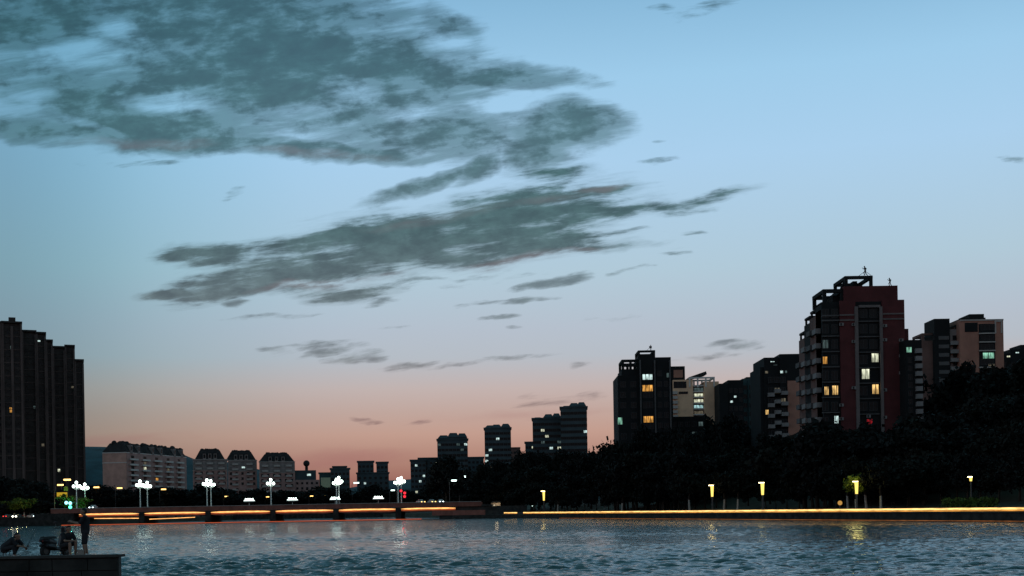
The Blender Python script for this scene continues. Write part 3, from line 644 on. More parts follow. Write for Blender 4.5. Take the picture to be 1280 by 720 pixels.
def capped(label, px, Y, a, c, body, capsdef, wc, lit, low=None):
    ms = [(a, c, body, 0, 16)] + (low or [])
    return far_block(label, px, Y, ms, [wc] + [0]*(len(low or [])), lit, ('cool', 'pale', 'dim', 'dimcool'), capsdef, 'apartment_tower', True, cat='tower block', maxw=64, wn=2.0)
capped('dark tower with hump roof caps rising behind the round bank tree', 565, 690, 546.5, 584.5, 550, [(547, 562, 544, 551, 0, 10), (559, 574, 541, 551, 0, 10), (571, 584, 541.5, 551, 0, 10)], 8, .18)
far_block('small plain grey block between two hump capped towers', 594, 740, [(584, 604.5, 572.5, 0, 14)], [4], .05)
capped('slim hump capped tower with an amber window near its top', 622, 680, 605.5, 638.5, 536, [(606, 620, 531.5, 537, 0, 10), (614, 627, 530.5, 537, 0, 10), (626, 638, 529.5, 537, 0, 10)], 7, .16)
far_block('tiny reddish block tucked right of the slim tower', 643, 760, [(637, 649.5, 560.5, 0, 12)], [3], 0, m='brownd')
far_block('small dark block leaning low against the broad hump capped pair', 662, 700, [(656.5, 668, 553.5, 0, 12)], [3], .1)
capped('left dark tower of the broad hump capped pair on the hill', 683, 620, 665.5, 701, 524, [(666, 678, 521.5, 525, 0, 10), (679, 692, 517.5, 525, 0, 10), (690, 701, 516.5, 525, 0, 10)], 7, .08)
capped('right taller tower of the broad hump capped pair on the hill', 717, 600, 700.5, 733.5, 510, [(702, 714, 507, 511, 0, 10), (711, 724, 503.5, 511, 0, 10), (721, 732.5, 502.5, 511, 0, 10)], 7, .05)
# ------------------------------------------------------------------ buildings on the wooded right bank
def frame(B, px0, px1, ytop, ybot, yl, depth, m, th=.45, name='roof_frame', mids=0):
    """an open concrete roof frame: posts and a ring beam"""
    x0, z1 = B.loc(px0, ytop, yl); x1, _ = B.loc(px1, ytop, yl); _, z0 = B.loc(px0, ybot, yl); b = B.mb(name)
    b.box(x0, x1, yl, yl+th, z1-th, z1, m); b.box(x0, x1, yl+depth-th, yl+depth, z1-th, z1, m)
    b.box(x0, x0+th, yl+th, yl+depth-th, z1-th, z1, m); b.box(x1-th, x1, yl+th, yl+depth-th, z1-th, z1, m)
    for x in [x0 + (x1-x0-th)*k/(mids+1) for k in range(mids+2)]:
        for y in (yl+.02, yl+depth-th-.02): b.box(x+.02, x+th-.02, y, y+th, z0-.3, z1-th-.003, m)
def bands(B, px0, px1, ys, yl, m, h=.35, dep=.35, name='string_course'):
    for y in ys:
        x0, z = B.loc(px0, y, yl); x1, _ = B.loc(px1, y, yl); q = MB(); q.box(x0, x1, yl-dep, yl-.005, z-h/2, z+h/2, m); q.obj(name, B.root)
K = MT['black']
# dark tower with the stacked lit windows
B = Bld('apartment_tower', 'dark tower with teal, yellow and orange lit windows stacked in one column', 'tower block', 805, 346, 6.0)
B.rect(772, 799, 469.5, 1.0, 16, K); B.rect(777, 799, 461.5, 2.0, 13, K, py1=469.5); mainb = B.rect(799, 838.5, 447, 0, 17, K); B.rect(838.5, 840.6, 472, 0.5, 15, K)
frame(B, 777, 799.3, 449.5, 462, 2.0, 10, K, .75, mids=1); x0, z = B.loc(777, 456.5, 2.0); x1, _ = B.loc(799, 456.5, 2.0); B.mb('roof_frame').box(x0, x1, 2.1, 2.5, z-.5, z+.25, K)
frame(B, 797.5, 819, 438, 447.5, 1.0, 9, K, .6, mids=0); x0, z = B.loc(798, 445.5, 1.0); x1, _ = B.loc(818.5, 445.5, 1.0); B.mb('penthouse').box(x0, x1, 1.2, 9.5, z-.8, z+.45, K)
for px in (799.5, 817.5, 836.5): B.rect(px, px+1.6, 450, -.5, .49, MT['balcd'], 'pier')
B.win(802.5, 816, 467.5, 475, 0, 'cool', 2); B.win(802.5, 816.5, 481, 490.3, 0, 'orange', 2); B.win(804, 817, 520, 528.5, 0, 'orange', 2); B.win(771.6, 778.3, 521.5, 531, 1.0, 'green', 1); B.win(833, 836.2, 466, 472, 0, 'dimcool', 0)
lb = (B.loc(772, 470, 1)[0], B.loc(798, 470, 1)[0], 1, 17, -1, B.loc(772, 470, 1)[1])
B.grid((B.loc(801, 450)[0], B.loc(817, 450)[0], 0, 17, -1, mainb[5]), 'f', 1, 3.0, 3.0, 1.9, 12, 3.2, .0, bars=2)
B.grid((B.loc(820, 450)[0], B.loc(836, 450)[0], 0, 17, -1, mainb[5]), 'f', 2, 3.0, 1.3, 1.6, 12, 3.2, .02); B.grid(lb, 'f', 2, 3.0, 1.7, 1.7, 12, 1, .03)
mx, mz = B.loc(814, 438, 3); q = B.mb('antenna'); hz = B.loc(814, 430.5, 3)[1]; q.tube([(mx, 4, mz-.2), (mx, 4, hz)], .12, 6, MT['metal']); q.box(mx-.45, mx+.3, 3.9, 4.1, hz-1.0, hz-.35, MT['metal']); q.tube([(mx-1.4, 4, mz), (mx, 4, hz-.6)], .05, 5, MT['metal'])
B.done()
# beige building
B = Bld('apartment_block', 'beige block with a white roof frame and slanted canopy beside the dark tower', 'apartment block', 870, 410, 8.0)
B.rect(838, 856, 458, 2, 9, K, 'penthouse', py1=475.5); B.rect(842, 853.5, 462.5, 1.9, .09, MT['brown'], 'panel', py1=472)
fl = B.rect(838, 866, 475, 0, 14, MT['beige']); fm = B.rect(866, 880, 482, 1.6, 12, MT['greywall']); fr = B.rect(880, 898.5, 477, 0, 14, MT['beige'])
B.win(842, 858, 477, 485, 0, 'dark', 2); B.win(848.5, 860, 489.5, 492.5, 0, 'dark', 1)
frame(B, 861, 893.5, 471.5, 483, -.2, 9, MT['white'], .55, mids=2)
x0, z0 = B.loc(861, 471.5, 0); x1, z1 = B.loc(882.5, 464, 0); x2, z2 = B.loc(879, 471, 0)
B.mb('canopy').add([(x0, 0, z0), (x1, 0, z1), (x1, 7, z1), (x0, 7, z0), (x0+1.2, 0, z0-.35), (x1+.3, 0, z1-1.0), (x1+.3, 7, z1-1.0), (x0+1.2, 7, z0-.35)], [(0,1,2,3), (7,6,5,4), (0,4,5,1), (1,5,6,2), (2,6,7,3), (3,7,4,0)], MT['roof'])
for i, st in enumerate(('dimcool', 'pale', 'pale', 'teal', 'dim')):
    y = 484.5 + i*7.2; B.win(867, 879.3, y, y+5.0, 1.6, st, 2)
bands(B, 866.2, 879.8, [482.5 + 7.2*i for i in range(6)], 1.6, MT['white'], .45, 1.0)
x0, _ = B.loc(840.5, 490, 0); x1, _ = B.loc(846.5, 490, 0)
B.balconies(x0-.4, x1, -.005, B.loc(843, 528)[1], B.loc(843, 487)[1], 1.62, .9, MT['pale'], lo=.85)
B.grid((B.loc(893, 490)[0], B.loc(898, 490)[0], 0, 14, -1, fr[5]), 'f', 1, 3.0, .9, 1.5, 10, 1, .1); B.done()
# dark teal pair
B = Bld('apartment_block', 'dark block with two small cool windows between beige and teal blocks', 'apartment block', 914, 400, 8.0)
B.rect(899, 910, 479.5, 0, 12, K); bx = B.rect(910, 929, 475.2, .5, 13, K); B.win(912.5, 916.5, 500.5, 503.5, .5, 'cool', 0); B.win(917.3, 921, 494.3, 497.3, .5, 'cool', 0)
B.grid(bx, 'f', 3, 3.0, 1.2, 1.5, 10, 2, .03); B.done()
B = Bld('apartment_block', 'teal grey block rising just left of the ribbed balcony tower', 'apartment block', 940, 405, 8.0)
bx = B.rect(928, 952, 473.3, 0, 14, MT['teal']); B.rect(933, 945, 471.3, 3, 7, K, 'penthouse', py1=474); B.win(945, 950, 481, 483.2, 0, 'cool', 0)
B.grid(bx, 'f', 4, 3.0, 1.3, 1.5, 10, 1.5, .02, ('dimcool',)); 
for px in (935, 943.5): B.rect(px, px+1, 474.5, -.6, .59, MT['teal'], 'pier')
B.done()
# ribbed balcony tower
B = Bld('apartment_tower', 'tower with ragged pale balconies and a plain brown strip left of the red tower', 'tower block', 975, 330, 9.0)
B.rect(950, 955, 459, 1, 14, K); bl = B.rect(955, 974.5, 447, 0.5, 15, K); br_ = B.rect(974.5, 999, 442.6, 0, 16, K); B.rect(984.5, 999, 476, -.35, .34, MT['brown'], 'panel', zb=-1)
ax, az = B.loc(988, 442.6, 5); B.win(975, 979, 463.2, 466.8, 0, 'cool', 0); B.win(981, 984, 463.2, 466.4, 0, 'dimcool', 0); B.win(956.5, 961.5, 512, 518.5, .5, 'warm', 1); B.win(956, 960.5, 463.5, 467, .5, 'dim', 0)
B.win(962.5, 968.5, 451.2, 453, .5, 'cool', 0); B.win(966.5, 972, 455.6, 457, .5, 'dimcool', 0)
z0, z1 = B.loc(970, 548)[1], B.loc(970, 478)[1]
for a, c, o in ((959.5, 967, 0), (967.3, 975, 1.0), (975.3, 983.5, 0.4)): B.balconies(B.loc(a, 500, .5)[0], B.loc(c, 500, .5)[0], .49 if a < 974 else -.01, z0+o, z1+o, 2.9, 1.5, MT['balc'], lo=.9)
B.grid((B.loc(960, 500)[0], B.loc(983, 500)[0], -.02, 15, -1, z1+2.5), 'f', 3, 2.9, 1.5, 1.7, z0, .4, .06, ('dim',)); B.done()
# big red tower
Y5 = 250
B = Bld('apartment_tower', 'big dark red tower with pale pilasters, stepped roof frames and scattered lit windows', 'tower block', 1078, Y5, 9.0)
RD = MT['red']; core = B.rect(1027, 1130, 378, .5, 5, K); _c = B.loc(997.5, 416, 15.5)[1]; B.mb('wall').box(B.loc(1027, 378, .5)[0]+.15, B.loc(1102, 378, .5)[0], 5.503, 17.5, -1, _c-1.2, K)
xl = B.loc(1027, 378, .5)[0]
B.rect(1049.5, 1069, 376, 0, .49, RD, 'facing'); B.rect(1102.5, 1130.3, 375, -.02, 17.6, RD, 'facing'); B.rect(1130.3, 1135.5, 411, 2.5, 14, RD, 'facing')
B.rect(1054.5, 1122, 358, .8, 9, RD, 'upper_storey', py1=379)
for a, c in ((1068.5, 1072.6), (1099.5, 1103.0)): B.rect(a, c, 383, -.45, .43, MT['pilaster'], 'pilaster')
bands(B, 1049.6, 1069, (394, 400.5), 0, MT['pilaster'], .3, .2); bands(B, 1103.2, 1130, (392.5, 399), -.02, MT['pilaster'], .3, .2); bands(B, 1027, 1049, (395, 401), .5, MT['balcd'], .3, .3); bands(B, 1072.8, 1099.4, (383.5,), .5, MT['pilaster'], .5, .6)
bands(B, 1072.8, 1099.4, (402, 421.3, 440.6, 460, 479.3, 498.6, 518), .5, MT['balcd'], .22, .35); bands(B, 1027.3, 1049, (420.5, 440, 459, 478, 497, 516), .5, MT['balcd'], .22, .35)
for a, c, y0, y1, st in ((1088.5, 1098.8, 441.2, 453.3, 'pale'), (1076.5, 1087.6, 460.8, 474.2, 'pale'), (1089.5, 1101-1.9, 480, 493, 'warm'), (1083, 1091, 523.5, 530.5, 'red'), (1083, 1089, 539, 543, 'cool')): B.win(a, c, y0, y1, .5, st, 1)
for a, c, y0, y1, st in ((1028, 1034.5, 445.5, 455.3, 'orange'), (1039.6, 1048.3, 481.5, 494, 'warm'), (1030, 1036.3, 483, 494, 'warm'), (1042.5, 1048.5, 519.5, 529.5, 'cool')): B.win(a, c, y0, y1, .5, st, 2)
for yc in (412, 431, 450.5, 470, 489.5, 509, 528, 547, 392.5):
    for a, c in ((1074.5, 1085.5), (1087, 1098.3)):
        B.grid((B.loc(a, yc)[0], B.loc(c, yc)[0], .5, 17, -1, B.loc(a, yc-7)[1]), 'f', 1, 1.95, 1.7, 1.9, B.loc(a, yc+7)[1], 0, 0)
    for a, c in ((1028, 1037), (1039.5, 1048.5)):
        B.grid((B.loc(a, yc)[0], B.loc(c, yc)[0], .5, 17, -1, B.loc(a, yc-7)[1]), 'f', 1, 1.95, 1.35, 1.9, B.loc(a, yc+7)[1], 0, .06)
q = MB(); q.box(-.42, .42, -.42, 0, -.3, .3, MT['balc']); q.box(-.30, .05, -.44, -.421, -.24, .24, MT['rubber']); acm = q.mesh('air_conditioner'); ra = random.Random(4)
for yc in (404, 423, 442, 461.5, 481, 500, 519):
    for px in (1051.5, 1067, 1105.5, 1126, 1072.2 + 14):
        if ra.random() < .42:
            x, z = B.loc(px, yc + ra.uniform(1, 7), 0); o = bpy.data.objects.new('air_conditioner', acm); COL.objects.link(o); o.parent = B.root; o.location = (x, -.005 if px < 1072 else (-.025 if px > 1103 else .49), z)
# side wing going back, one step lower each time
sl = [(.6, 5.5, 1018, 377.5), (5.5, 10.5, 1011.5, 386), (10.5, 15.5, 1004, 394.5), (15.5, 20.5, 997.5, 413.5)]
for i, (ya, yb, px, py) in enumerate(sl):
    z = B.loc(px, py+9, ya)[1]; B.mb('wing').box(xl-.02*i, xl+5-.02*i, ya+.502 if i == 0 else ya, yb-.003, -1, z, MT['brownd'] if i % 2 else K)
    zt = B.loc(px, py, ya)[1]; q = B.mb('roof_frame')
    for y in (ya+.6, yb-.6):
        for x in (xl+.1, xl+4.2): q.box(x, x+.4, y-.2, y+.2, z+.003, zt-.45, K)
    q.box(xl, xl+4.7, ya+.3, yb-.2, zt-.44, zt, K)
    zz_ = B.loc(px, 545, ya)[1]
    B.balconies(ya+1.0, yb-.9, xl-.03, zz_, z-2, 3.1, 1.1, MT['balcd'] if i % 2 else MT['balc'], r=-math.pi/2, lo=.9)
frame(B, 1028.6, 1055, 361.5, 377, 1.2, 9, K, .75, mids=0); B.rect(1041, 1054, 369.5, 3, 6, K, 'penthouse', py1=377.5)
frame(B, 1056, 1091, 345, 358.5, 1.0, 9, K, .65, mids=0); B.rect(1066, 1071.5, 351.5, 5, 2, K, 'vent', py1=358.3); B.rect(1074, 1078, 353, 4.5, 2.5, K, 'vent', py1=358.3)
q = B.mb('brace'); xa, za = B.loc(1055, 361, 2); xb, zb_ = B.loc(1058.5, 346, 2); q.tube([(xa-.6, 2, za), (xb, 2, zb_)], .3, 6, K)
B.done(); red_B = B
# dark block behind with the pale balcony column
B = Bld('apartment_block', 'dark block with one green lit window wedged against the red tower right side', 'apartment block', 1143, 246, 9.0)
bx = B.rect(1131.5, 1152, 425, 0, 10, K); B.win(1132.3, 1140, 433.5, 441, 0, 'green', 1)
B.balconies(B.loc(1144, 480)[0], B.loc(1151.5, 480)[0], -.01, B.loc(1147, 545)[1], B.loc(1147, 436)[1], 1.55, 1.0, MT['balc'], lo=.8)
B.grid((B.loc(1132, 460)[0], B.loc(1143, 460)[0], 0, 10, -1, B.loc(1137, 444)[1]), 'f', 1, 1.7, .9, 1.1, 10, .2, .05); B.done()
# brown tower group
B = Bld('apartment_tower', 'brown tower with a white framed roof opening and a green lit oval window bay', 'tower block', 1210, 330, 10.0)
bl = B.rect(1152, 1170, 426, 3, 12, MT['brownd']); frame(B, 1152.3, 1171, 416.5, 426.5, 3, 8, MT['brownd'], .6, mids=0)
B.rect(1167.6, 1187, 398.5, 1.5, 8, K, 'stair_tower'); mid = B.rect(1171, 1199.5, 412, 2.5, 14, MT['greywall'])
mn = B.rect(1199.5, 1254, 399.6, 0, 16, MT['brown']); B.rect(1202, 1232, 397.5, 2, 10, K, 'penthouse', py1=399.5); B.rect(1211.5, 1230, 392.7, 3, 8, K, 'penthouse', py1=398)
B.rect(1223.5, 1243.5, 405, -.15, .14, K, 'dark_slab', zb=-1); B.rect(1206, 1222, 403.5, -.12, .11, K, 'dark_slab', py1=415)  # flat black slabs on the face, shade of the openings put into the colour
frame(B, 1243.5, 1253, 400.5, 415, -.3, 1.2, MT['pale'], .4); frame(B, 1194.5, 1202, 406, 411.5, 2.6, 6, K, .5)
bands(B, 1223.5, 1243.8, (417, 427.8, 438.6, 459.5), -.15, MT['pale'], .32, .5); bands(B, 1200, 1254, (400.6,), 0, MT['pale'], .4, .25)
B.win(1228, 1243, 440.5, 448.5, -.15, 'green', 1); B.win(1235, 1243.5, 454.5, 458, -.15, 'dim', 1)
for y in (406, 419, 430, 449.5): B.win(1225.5, 1242, y, y+6.5, -.15, 'dark', 2)
x0, x1 = B.loc(1172, 450, 2.5)[0], B.loc(1185, 450, 2.5)[0]; x2 = B.loc(1198.5, 450, 2.5)[0]
B.balconies(x0, x1, 2.49, B.loc(1180, 520, 2.5)[1], B.loc(1180, 418, 2.5)[1], 2.35, 1.1, MT['balcd'], lo=.85); B.balconies(x1+.3, x2, 2.49, B.loc(1190, 520, 2.5)[1]+.9, B.loc(1190, 420, 2.5)[1], 2.35, 1.6, MT['balc'], lo=.85)
B.grid((x0, x2, 2.5, 14, -1, mid[5]), 'f', 3, 2.35, 1.3, 1.4, 14, 1.2, .12, ('dim', 'dimcool', 'dim')); B.done()
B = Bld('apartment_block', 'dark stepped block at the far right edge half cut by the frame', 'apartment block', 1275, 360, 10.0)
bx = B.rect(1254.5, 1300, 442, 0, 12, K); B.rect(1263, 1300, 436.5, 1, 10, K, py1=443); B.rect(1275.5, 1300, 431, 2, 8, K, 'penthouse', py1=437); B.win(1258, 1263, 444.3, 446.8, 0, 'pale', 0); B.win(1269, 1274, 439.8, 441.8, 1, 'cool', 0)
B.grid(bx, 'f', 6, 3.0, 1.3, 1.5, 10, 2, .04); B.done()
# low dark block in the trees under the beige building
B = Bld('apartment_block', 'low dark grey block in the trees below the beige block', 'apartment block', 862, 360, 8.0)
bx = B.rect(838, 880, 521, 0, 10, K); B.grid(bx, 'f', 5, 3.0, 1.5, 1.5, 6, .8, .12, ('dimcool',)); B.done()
# ------------------------------------------------------------------ trees
def crown_mesh(name, h, r, seed, nclump=46, leaves=135, ls=.27, m=None, low=.22):
    """leaf faces scattered in clumps through an uneven crown"""
    g = np.random.default_rng(seed); vs = []; n = 0
    lobes = [(np.array([g.normal(0, .38)*r, g.normal(0, .38)*r, h*(.36+.50*g.random())]), r*g.uniform(.42, .72)) for _ in range(7)] + [(np.array([0, 0, h*.58]), r*.85)]
    out = []
    for i in range(nclump):
        c, rr = lobes[g.integers(len(lobes))]; d = g.normal(size=3); d /= np.linalg.norm(d); d[2] *= .8
        p = c + d*rr*(.55+.5*g.random()); p[2] = min(max(p[2], h*low), h*.97); cr = g.uniform(.55, 1.15)*r*.26
        k = int(leaves*g.uniform(.6, 1.3)); q = p + g.normal(size=(k, 3))*cr*np.array([.62, .62, .45])
        a = g.normal(size=(k, 3)); a /= np.linalg.norm(a, axis=1)[:, None]; b_ = np.cross(a, g.normal(size=(k, 3))); b_ /= np.linalg.norm(b_, axis=1)[:, None]
        s = ls*g.uniform(.6, 1.4, size=(k, 1)); out.append(np.stack([q-a*s-b_*s*.55, q+a*s-b_*s*.55, q+a*s*.9+b_*s*.55, q-a*s*.9+b_*s*.55], 1))
    V = np.concatenate(out).reshape(-1, 3); nf = len(V)//4
    me = bpy.data.meshes.new(name); me.vertices.add(len(V)); me.vertices.foreach_set('co', V.ravel()); me.loops.add(nf*4); me.loops.foreach_set('vertex_index', np.arange(nf*4)); me.polygons.add(nf); me.polygons.foreach_set('loop_start', np.arange(0, nf*4, 4)); me.update(calc_edges=True)
    me.materials.append(m or MT['leaf']); return me
def trunk_mesh(h, r, seed, bark=None, pale_h=0.0):
    g = random.Random(seed); b = MB(); m = bark or MT['bark']; lean = Vector((g.uniform(-.04, .04)*h, g.uniform(-.04, .04)*h, h*.62))
    if pale_h: b.tube([(0, 0, -.6), (0, 0, 0), lean*(pale_h/(h*.62))], [.030*h, .026*h, .021*h], 8, MT['trunkpale'], False); p0 = lean*(pale_h/(h*.62))  # lower part of the trunk in a paler colour
    else: p0 = Vector((0, 0, -.6))
    b.tube([p0, p0.lerp(lean, .5)+Vector((.03*h*g.uniform(-1, 1), 0, 0)), lean], [.0215*h if pale_h else .034*h, .017*h, .010*h], 8, m)
    for k in range(6):
        s = p0.lerp(lean, .45+.09*k); a = k*2.4+g.random(); e = s + Vector((math.cos(a)*r*.62, math.sin(a)*r*.62, h*(.16+.10*g.random())))
        b.tube([s, s.lerp(e, .5)+Vector((0, 0, -.02*h)), e], [.010*h, .007*h, .003*h], 5, m)
    return b.mesh('trunk', True)
def tree_proto(label, group, h, r, seed, m=None, pale_h=0.0, loc=(0,0,0), **kw):
    t = thing('tree', label, 'tree', loc, 0, group)
    for nm, me in (('crown', crown_mesh('crown', h, r, seed, m=m, **kw)), ('trunk', trunk_mesh(h, r, seed, None, pale_h))):
        o = bpy.data.objects.new(nm, me); COL.objects.link(o); o.parent = t
    return t
WOODL = 'dense dark tree in the black wood along the right bank'; WOODG = 'trees of the black wood on the right bank'
protos = [tree_proto(WOODL, WOODG, 10, rr, sd, m) for rr, sd, m in ((3.7, 1, MT['leaf']), (4.2, 2, MT['leaf']), (3.4, 3, MT['leaf2']), (4.5, 4, MT['leaf']), (3.9, 8, MT['leaf2']))]
sky_line = [(540, 596), (548, 578), (560, 577), (572, 590), (585, 592), (600, 584), (620, 577), (640, 573), (665, 566), (690, 568), (715, 560), (735, 553), (765, 547), (790, 549), (820, 545), (845, 534), (865, 520), (885, 517), (905, 513), (920, 522), (940, 536), (958, 546), (975, 548), (1000, 540), (1015, 530), (1040, 535), (1050, 545), (1062, 559), (1090, 561), (1112, 556), (1124, 542), (1140, 525), (1150, 512), (1165, 498), (1185, 480), (1200, 462), (1215, 466), (1226, 458), (1240, 462), (1258, 455), (1275, 451), (1300, 446), (1330, 440), (1470, 425)]
def skyy(px):
    for (a, ya), (c, yc) in zip(sky_line, sky_line[1:]):
        if a <= px <= c: return ya + (yc-ya)*(px-a)/(c-a)
    return 600
rnd = random.Random(11); used = [0]*len(protos); ntree = 0
rows = [(.30, .36, 15), (.52, .60, 16), (.74, .82, 17), (.96, 1.0, 13)]
def ymax(px):
    for lim, v in ((765, 470), (862, 336), (950, 384), (1002, 318), (1133, 241), (1156, 236), (1257, 316)):
        if px < lim: return v
    return 345
for ri, (s, fr_, step) in enumerate(rows):
    px = 548 + ri*4.0
    while px < 1450:
        jx = px + rnd.uniform(-4, 4); a, _ = uv(jx, hor(jx)); ysh = (S0.x*SN.x + S0.y*SN.y)/(a*SN.x + SN.y); smax = min(58, max(15, (ymax(jx) - 4 - ysh)*(a*SN.x + SN.y)))
        sj = max(11.5 if jx < 900 else 14.0, smax*s + rnd.uniform(-1.5, 1.5))
        px += step*(1.0 if px > 900 else .85)*rnd.uniform(.75, 1.25) * (1 + max(0, px-900)/900)
        den = SD.x - a*SD.y
        t = (a*(S0.y + SN.y*sj) - (S0.x + SN.x*sj))/den; P = shore(t, sj)
        if P.y < 60: continue
        g = hill_h(t, sj); yt = hor(jx) - (hor(jx) - skyy(jx))*fr_ + rnd.uniform(-3, 5) + (0 if ri == 3 else 4)
        top = EYE + (hor(jx)-yt)/F*P.y; h = top - g
        if ri == 0: h = min(h, 9.0)
        if h < 3.2: continue
        h = min(h, 21); k = rnd.randrange(len(protos)); sc_ = h/9.6
        sw = min(sc_, 1.45)*rnd.uniform(.92, 1.15)
        if ri == 0: sw = min(sw, .80)
        loc = (P.x, P.y, g-.1); ntree += 1
        if used[k] == 0:
            protos[k].location = loc; protos[k].scale = (sw, sw, sc_); used[k] = 1
        else: dup(protos[k], loc, rnd.uniform(0, 6.28), (sw, sw, sc_))
def tree_at(src, px, ytop, Y, g, label, group, wide=1.0):
    p = at(px, ytop, Y); h = p.z - g; s = h/9.6; return dup(src, (p.x, Y, g-.1), rnd.uniform(0, 6), (s*wide, s*wide, s), label, group)
BL = 'dark tree crown rounding up over the end of the bridge beside the kiosk'
tree_at(protos[1], 557, 573, 450, 2.2, 'tall round dark tree rising highest right above the bridge end', None, .95)
# left bank and far bank trees
LG = 'dark trees at the foot of the left towers'; LL = 'dark bushy tree at the foot of the dark left towers'
for px, yt in ((-14, 596), (3, 598), (18, 596), (32, 597), (46, 606), (57, 612), (68, 616), (26, 612)): tree_at(protos[rnd.randrange(5)], px, yt, 470 + rnd.uniform(-8, 18), 2.2, LL, LG, 1.15)
BG_ = 'low bushy trees added to catch the glow on the left bank behind the cars and the green signal'; BLB = 'low bushy tree added to catch the glow on the left bank behind the cars and the green signal'  # bushes added to catch the signal and headlamp glow
for px, yt in ((4, 628), (16, 626), (29, 629), (43, 630), (57, 627), (69, 629), (83, 624), (96, 625)): tree_at(protos[rnd.randrange(5)], px, yt, 447 + rnd.uniform(-2, 3), 2.2, BLB, BG_, 1.5)
FG = 'low trees along the far bank behind the bridge'; FL = 'low dark tree on the far bank behind the bridge railing'
px = 104
while px < 545:
    yt = 614 + 5*math.sin(px*.09) + rnd.uniform(-4, 4)
    if 262 < px < 285: yt -= 6
    if 96 < px < 128: yt += 2
    tree_at(protos[rnd.randrange(5)], px, yt, 668 + rnd.uniform(0, 20), 2.2, FL, FG, 1.5); px += rnd.uniform(8.5, 13)
# ------------------------------------------------------------------ lamps
GLOBE = emit('globe_white', (.80, 1.0, .90), 7.0)
def globe_lamp():
    t = thing('street_lamp', 'x', 'street lamp', (0, 0, 0), 0, 'globe cluster lamps along the bridge')
    b = MB(); b.tube([(0,0,0),(0,0,.5),(0,0,.55)], [.42,.42,.26], 10, MT['lampwhite']); b.tube([(0,0,.55),(0,0,7.6)], [.24,.15], 10, MT['lampwhite']); b.tube([(0,0,7.6),(0,0,9.0)], [.13,.08], 8, MT['lampwhite']); b.obj('post', t, smooth=False)
    for k in range(5):
        a = 2*math.pi*k/5+.3; x, y = math.cos(a)*1.25, math.sin(a)*1.25
        q = MB(); q.tube([(0,0,7.4),(x*.6,y*.6,7.3),(x,y,7.75)], .07, 6, MT['lampwhite']); q.obj('arm', t)
        q = MB(); q.ball((x,y,8.25), .50, GLOBE); q.obj('globe', t, smooth=True)
    q = MB(); q.ball((0,0,9.45), .52, GLOBE); q.obj('globe', t, smooth=True)
    return t
GL = globe_lamp()
lamps = [(95.5, 606.5, 1.2, 'globe cluster lamp at the bridge left end, beside the green signal'), (106, 608.5, 14.6, 'globe cluster lamp just right of the one beside the green signal'),
         (175, 605, 1.2, 'left lamp of the close pair before the blank gable block'), (184, 606.5, 14.6, 'right lamp of the close pair before the blank gable block'),
         (258.5, 603.5, 1.2, 'globe cluster lamp on the bridge over the third pier, its twin half behind it'), (263.5, 604.5, 14.6, 'globe lamp half hidden behind the lamp over the third pier'),
         (338.5, 603, 1.2, 'single globe cluster lamp standing before the darkest mansard block'), (420.5, 602.5, 1.2, 'globe cluster lamp on the bridge beside the pale green lit shop'),
         (423.5, 600.5, 14.6, 'globe lamp peeping up behind the lamp beside the green lit shop'), (497.5, 602, 1.2, 'globe cluster lamp next to the red signals at the bridge right end'), (501.5, 600.5, 14.6, 'globe lamp touching the lamp next to the red signals')]
for i, (px, py, dyy, lab) in enumerate(lamps):
    p = at(px, py, YB+dyy); z0 = 4.903; s = (p.z - z0)/8.6
    if i == 0: GL.location = (p.x, p.y, z0); GL.scale = (.92, .92, s); GL['label'] = lab
    else: dup(GL, (p.x, p.y, z0), i*.5, (.92, .92, s), lab)
# wide low white lights on the bridge pavement
def canopy_lamp():
    t = thing('canopy_lamp', 'x', 'lamp', (0,0,0), 0, 'low wide white canopy lamps on the bridge')
    b = MB(); b.tube([(0,0,0),(0,0,2.2)], [.12,.09], 8, MT['lampwhite']); b.obj('post', t)
    b = MB(); b.tube([(0,0,2.2),(0,0,2.45),(0,0,2.7)], [.5,2.0,2.15], 14, MT['lampwhite']); b.obj('canopy', t)
    b = MB(); b.tube([(0,0,2.703),(0,0,3.05)], [1.95,1.8], 14, emit('canopy_white', (.85,1,.95), 2.2)); b.obj('lamp_panel', t)
    for k in range(4): q = MB(); q.ball((-1.2+.8*k, 0, 3.35), .30, GLOBE, 8, 6); q.obj('bulb', t)
    return t
cl = canopy_lamp()
for i, (px, py, lab) in enumerate(((311.5, 624.8, 'low wide white lamp glowing left of the single globe lamp'), (365.5, 624, 'low wide white lamp glowing right of the single globe lamp'), (419, 623.2, 'low wide white lamp directly below the globe cluster by the green lit shop'), (473, 622.3, 'low wide white lamp nearest the red signals'))):
    p = at(px, py+2, YB+13); loc = (p.x, p.y, max(4.95, p.z-2.9))
    if i == 0: cl.location = loc; cl['label'] = lab
    else: dup(cl, loc, 0, 1, lab)
# promenade lantern columns on the right bank
LANT = emit('lantern_yellow', (1.0, .72, .16), 1.5); LANTW = emit('lantern_cap', (1.0, .80, .40), 8.0)
def lantern(lit=1.95):
    t = thing('lantern_column', 'x', 'street lamp', (0,0,0), 0, 'lit lantern columns along the right bank')
    b = MB(); b.box(-.14,.14,-.14,.14,0,4.45-lit,MT['metal']); b.obj('post', t)
    b = MB(); b.frustum(-.20,.20,-.20,.20,4.453-lit,4.45,-.10,-.10,LANT); b.obj('lantern', t)
    b = MB(); b.box(-.75,.36,-.30,.30,4.60,4.72,MT['metal']); b.obj('cap', t)
    b = MB(); b.box(-.70,.30,-.26,.26,4.48,4.597,LANTW); b.obj('lamp_panel', t)
    return t
LN = lantern()
def bank(px, s):
    a, _ = uv(px, hor(px)); t = (a*(S0.y + SN.y*s) - (S0.x + SN.x*s))/(SD.x - a*SD.y); p = shore(t, s); return p, t
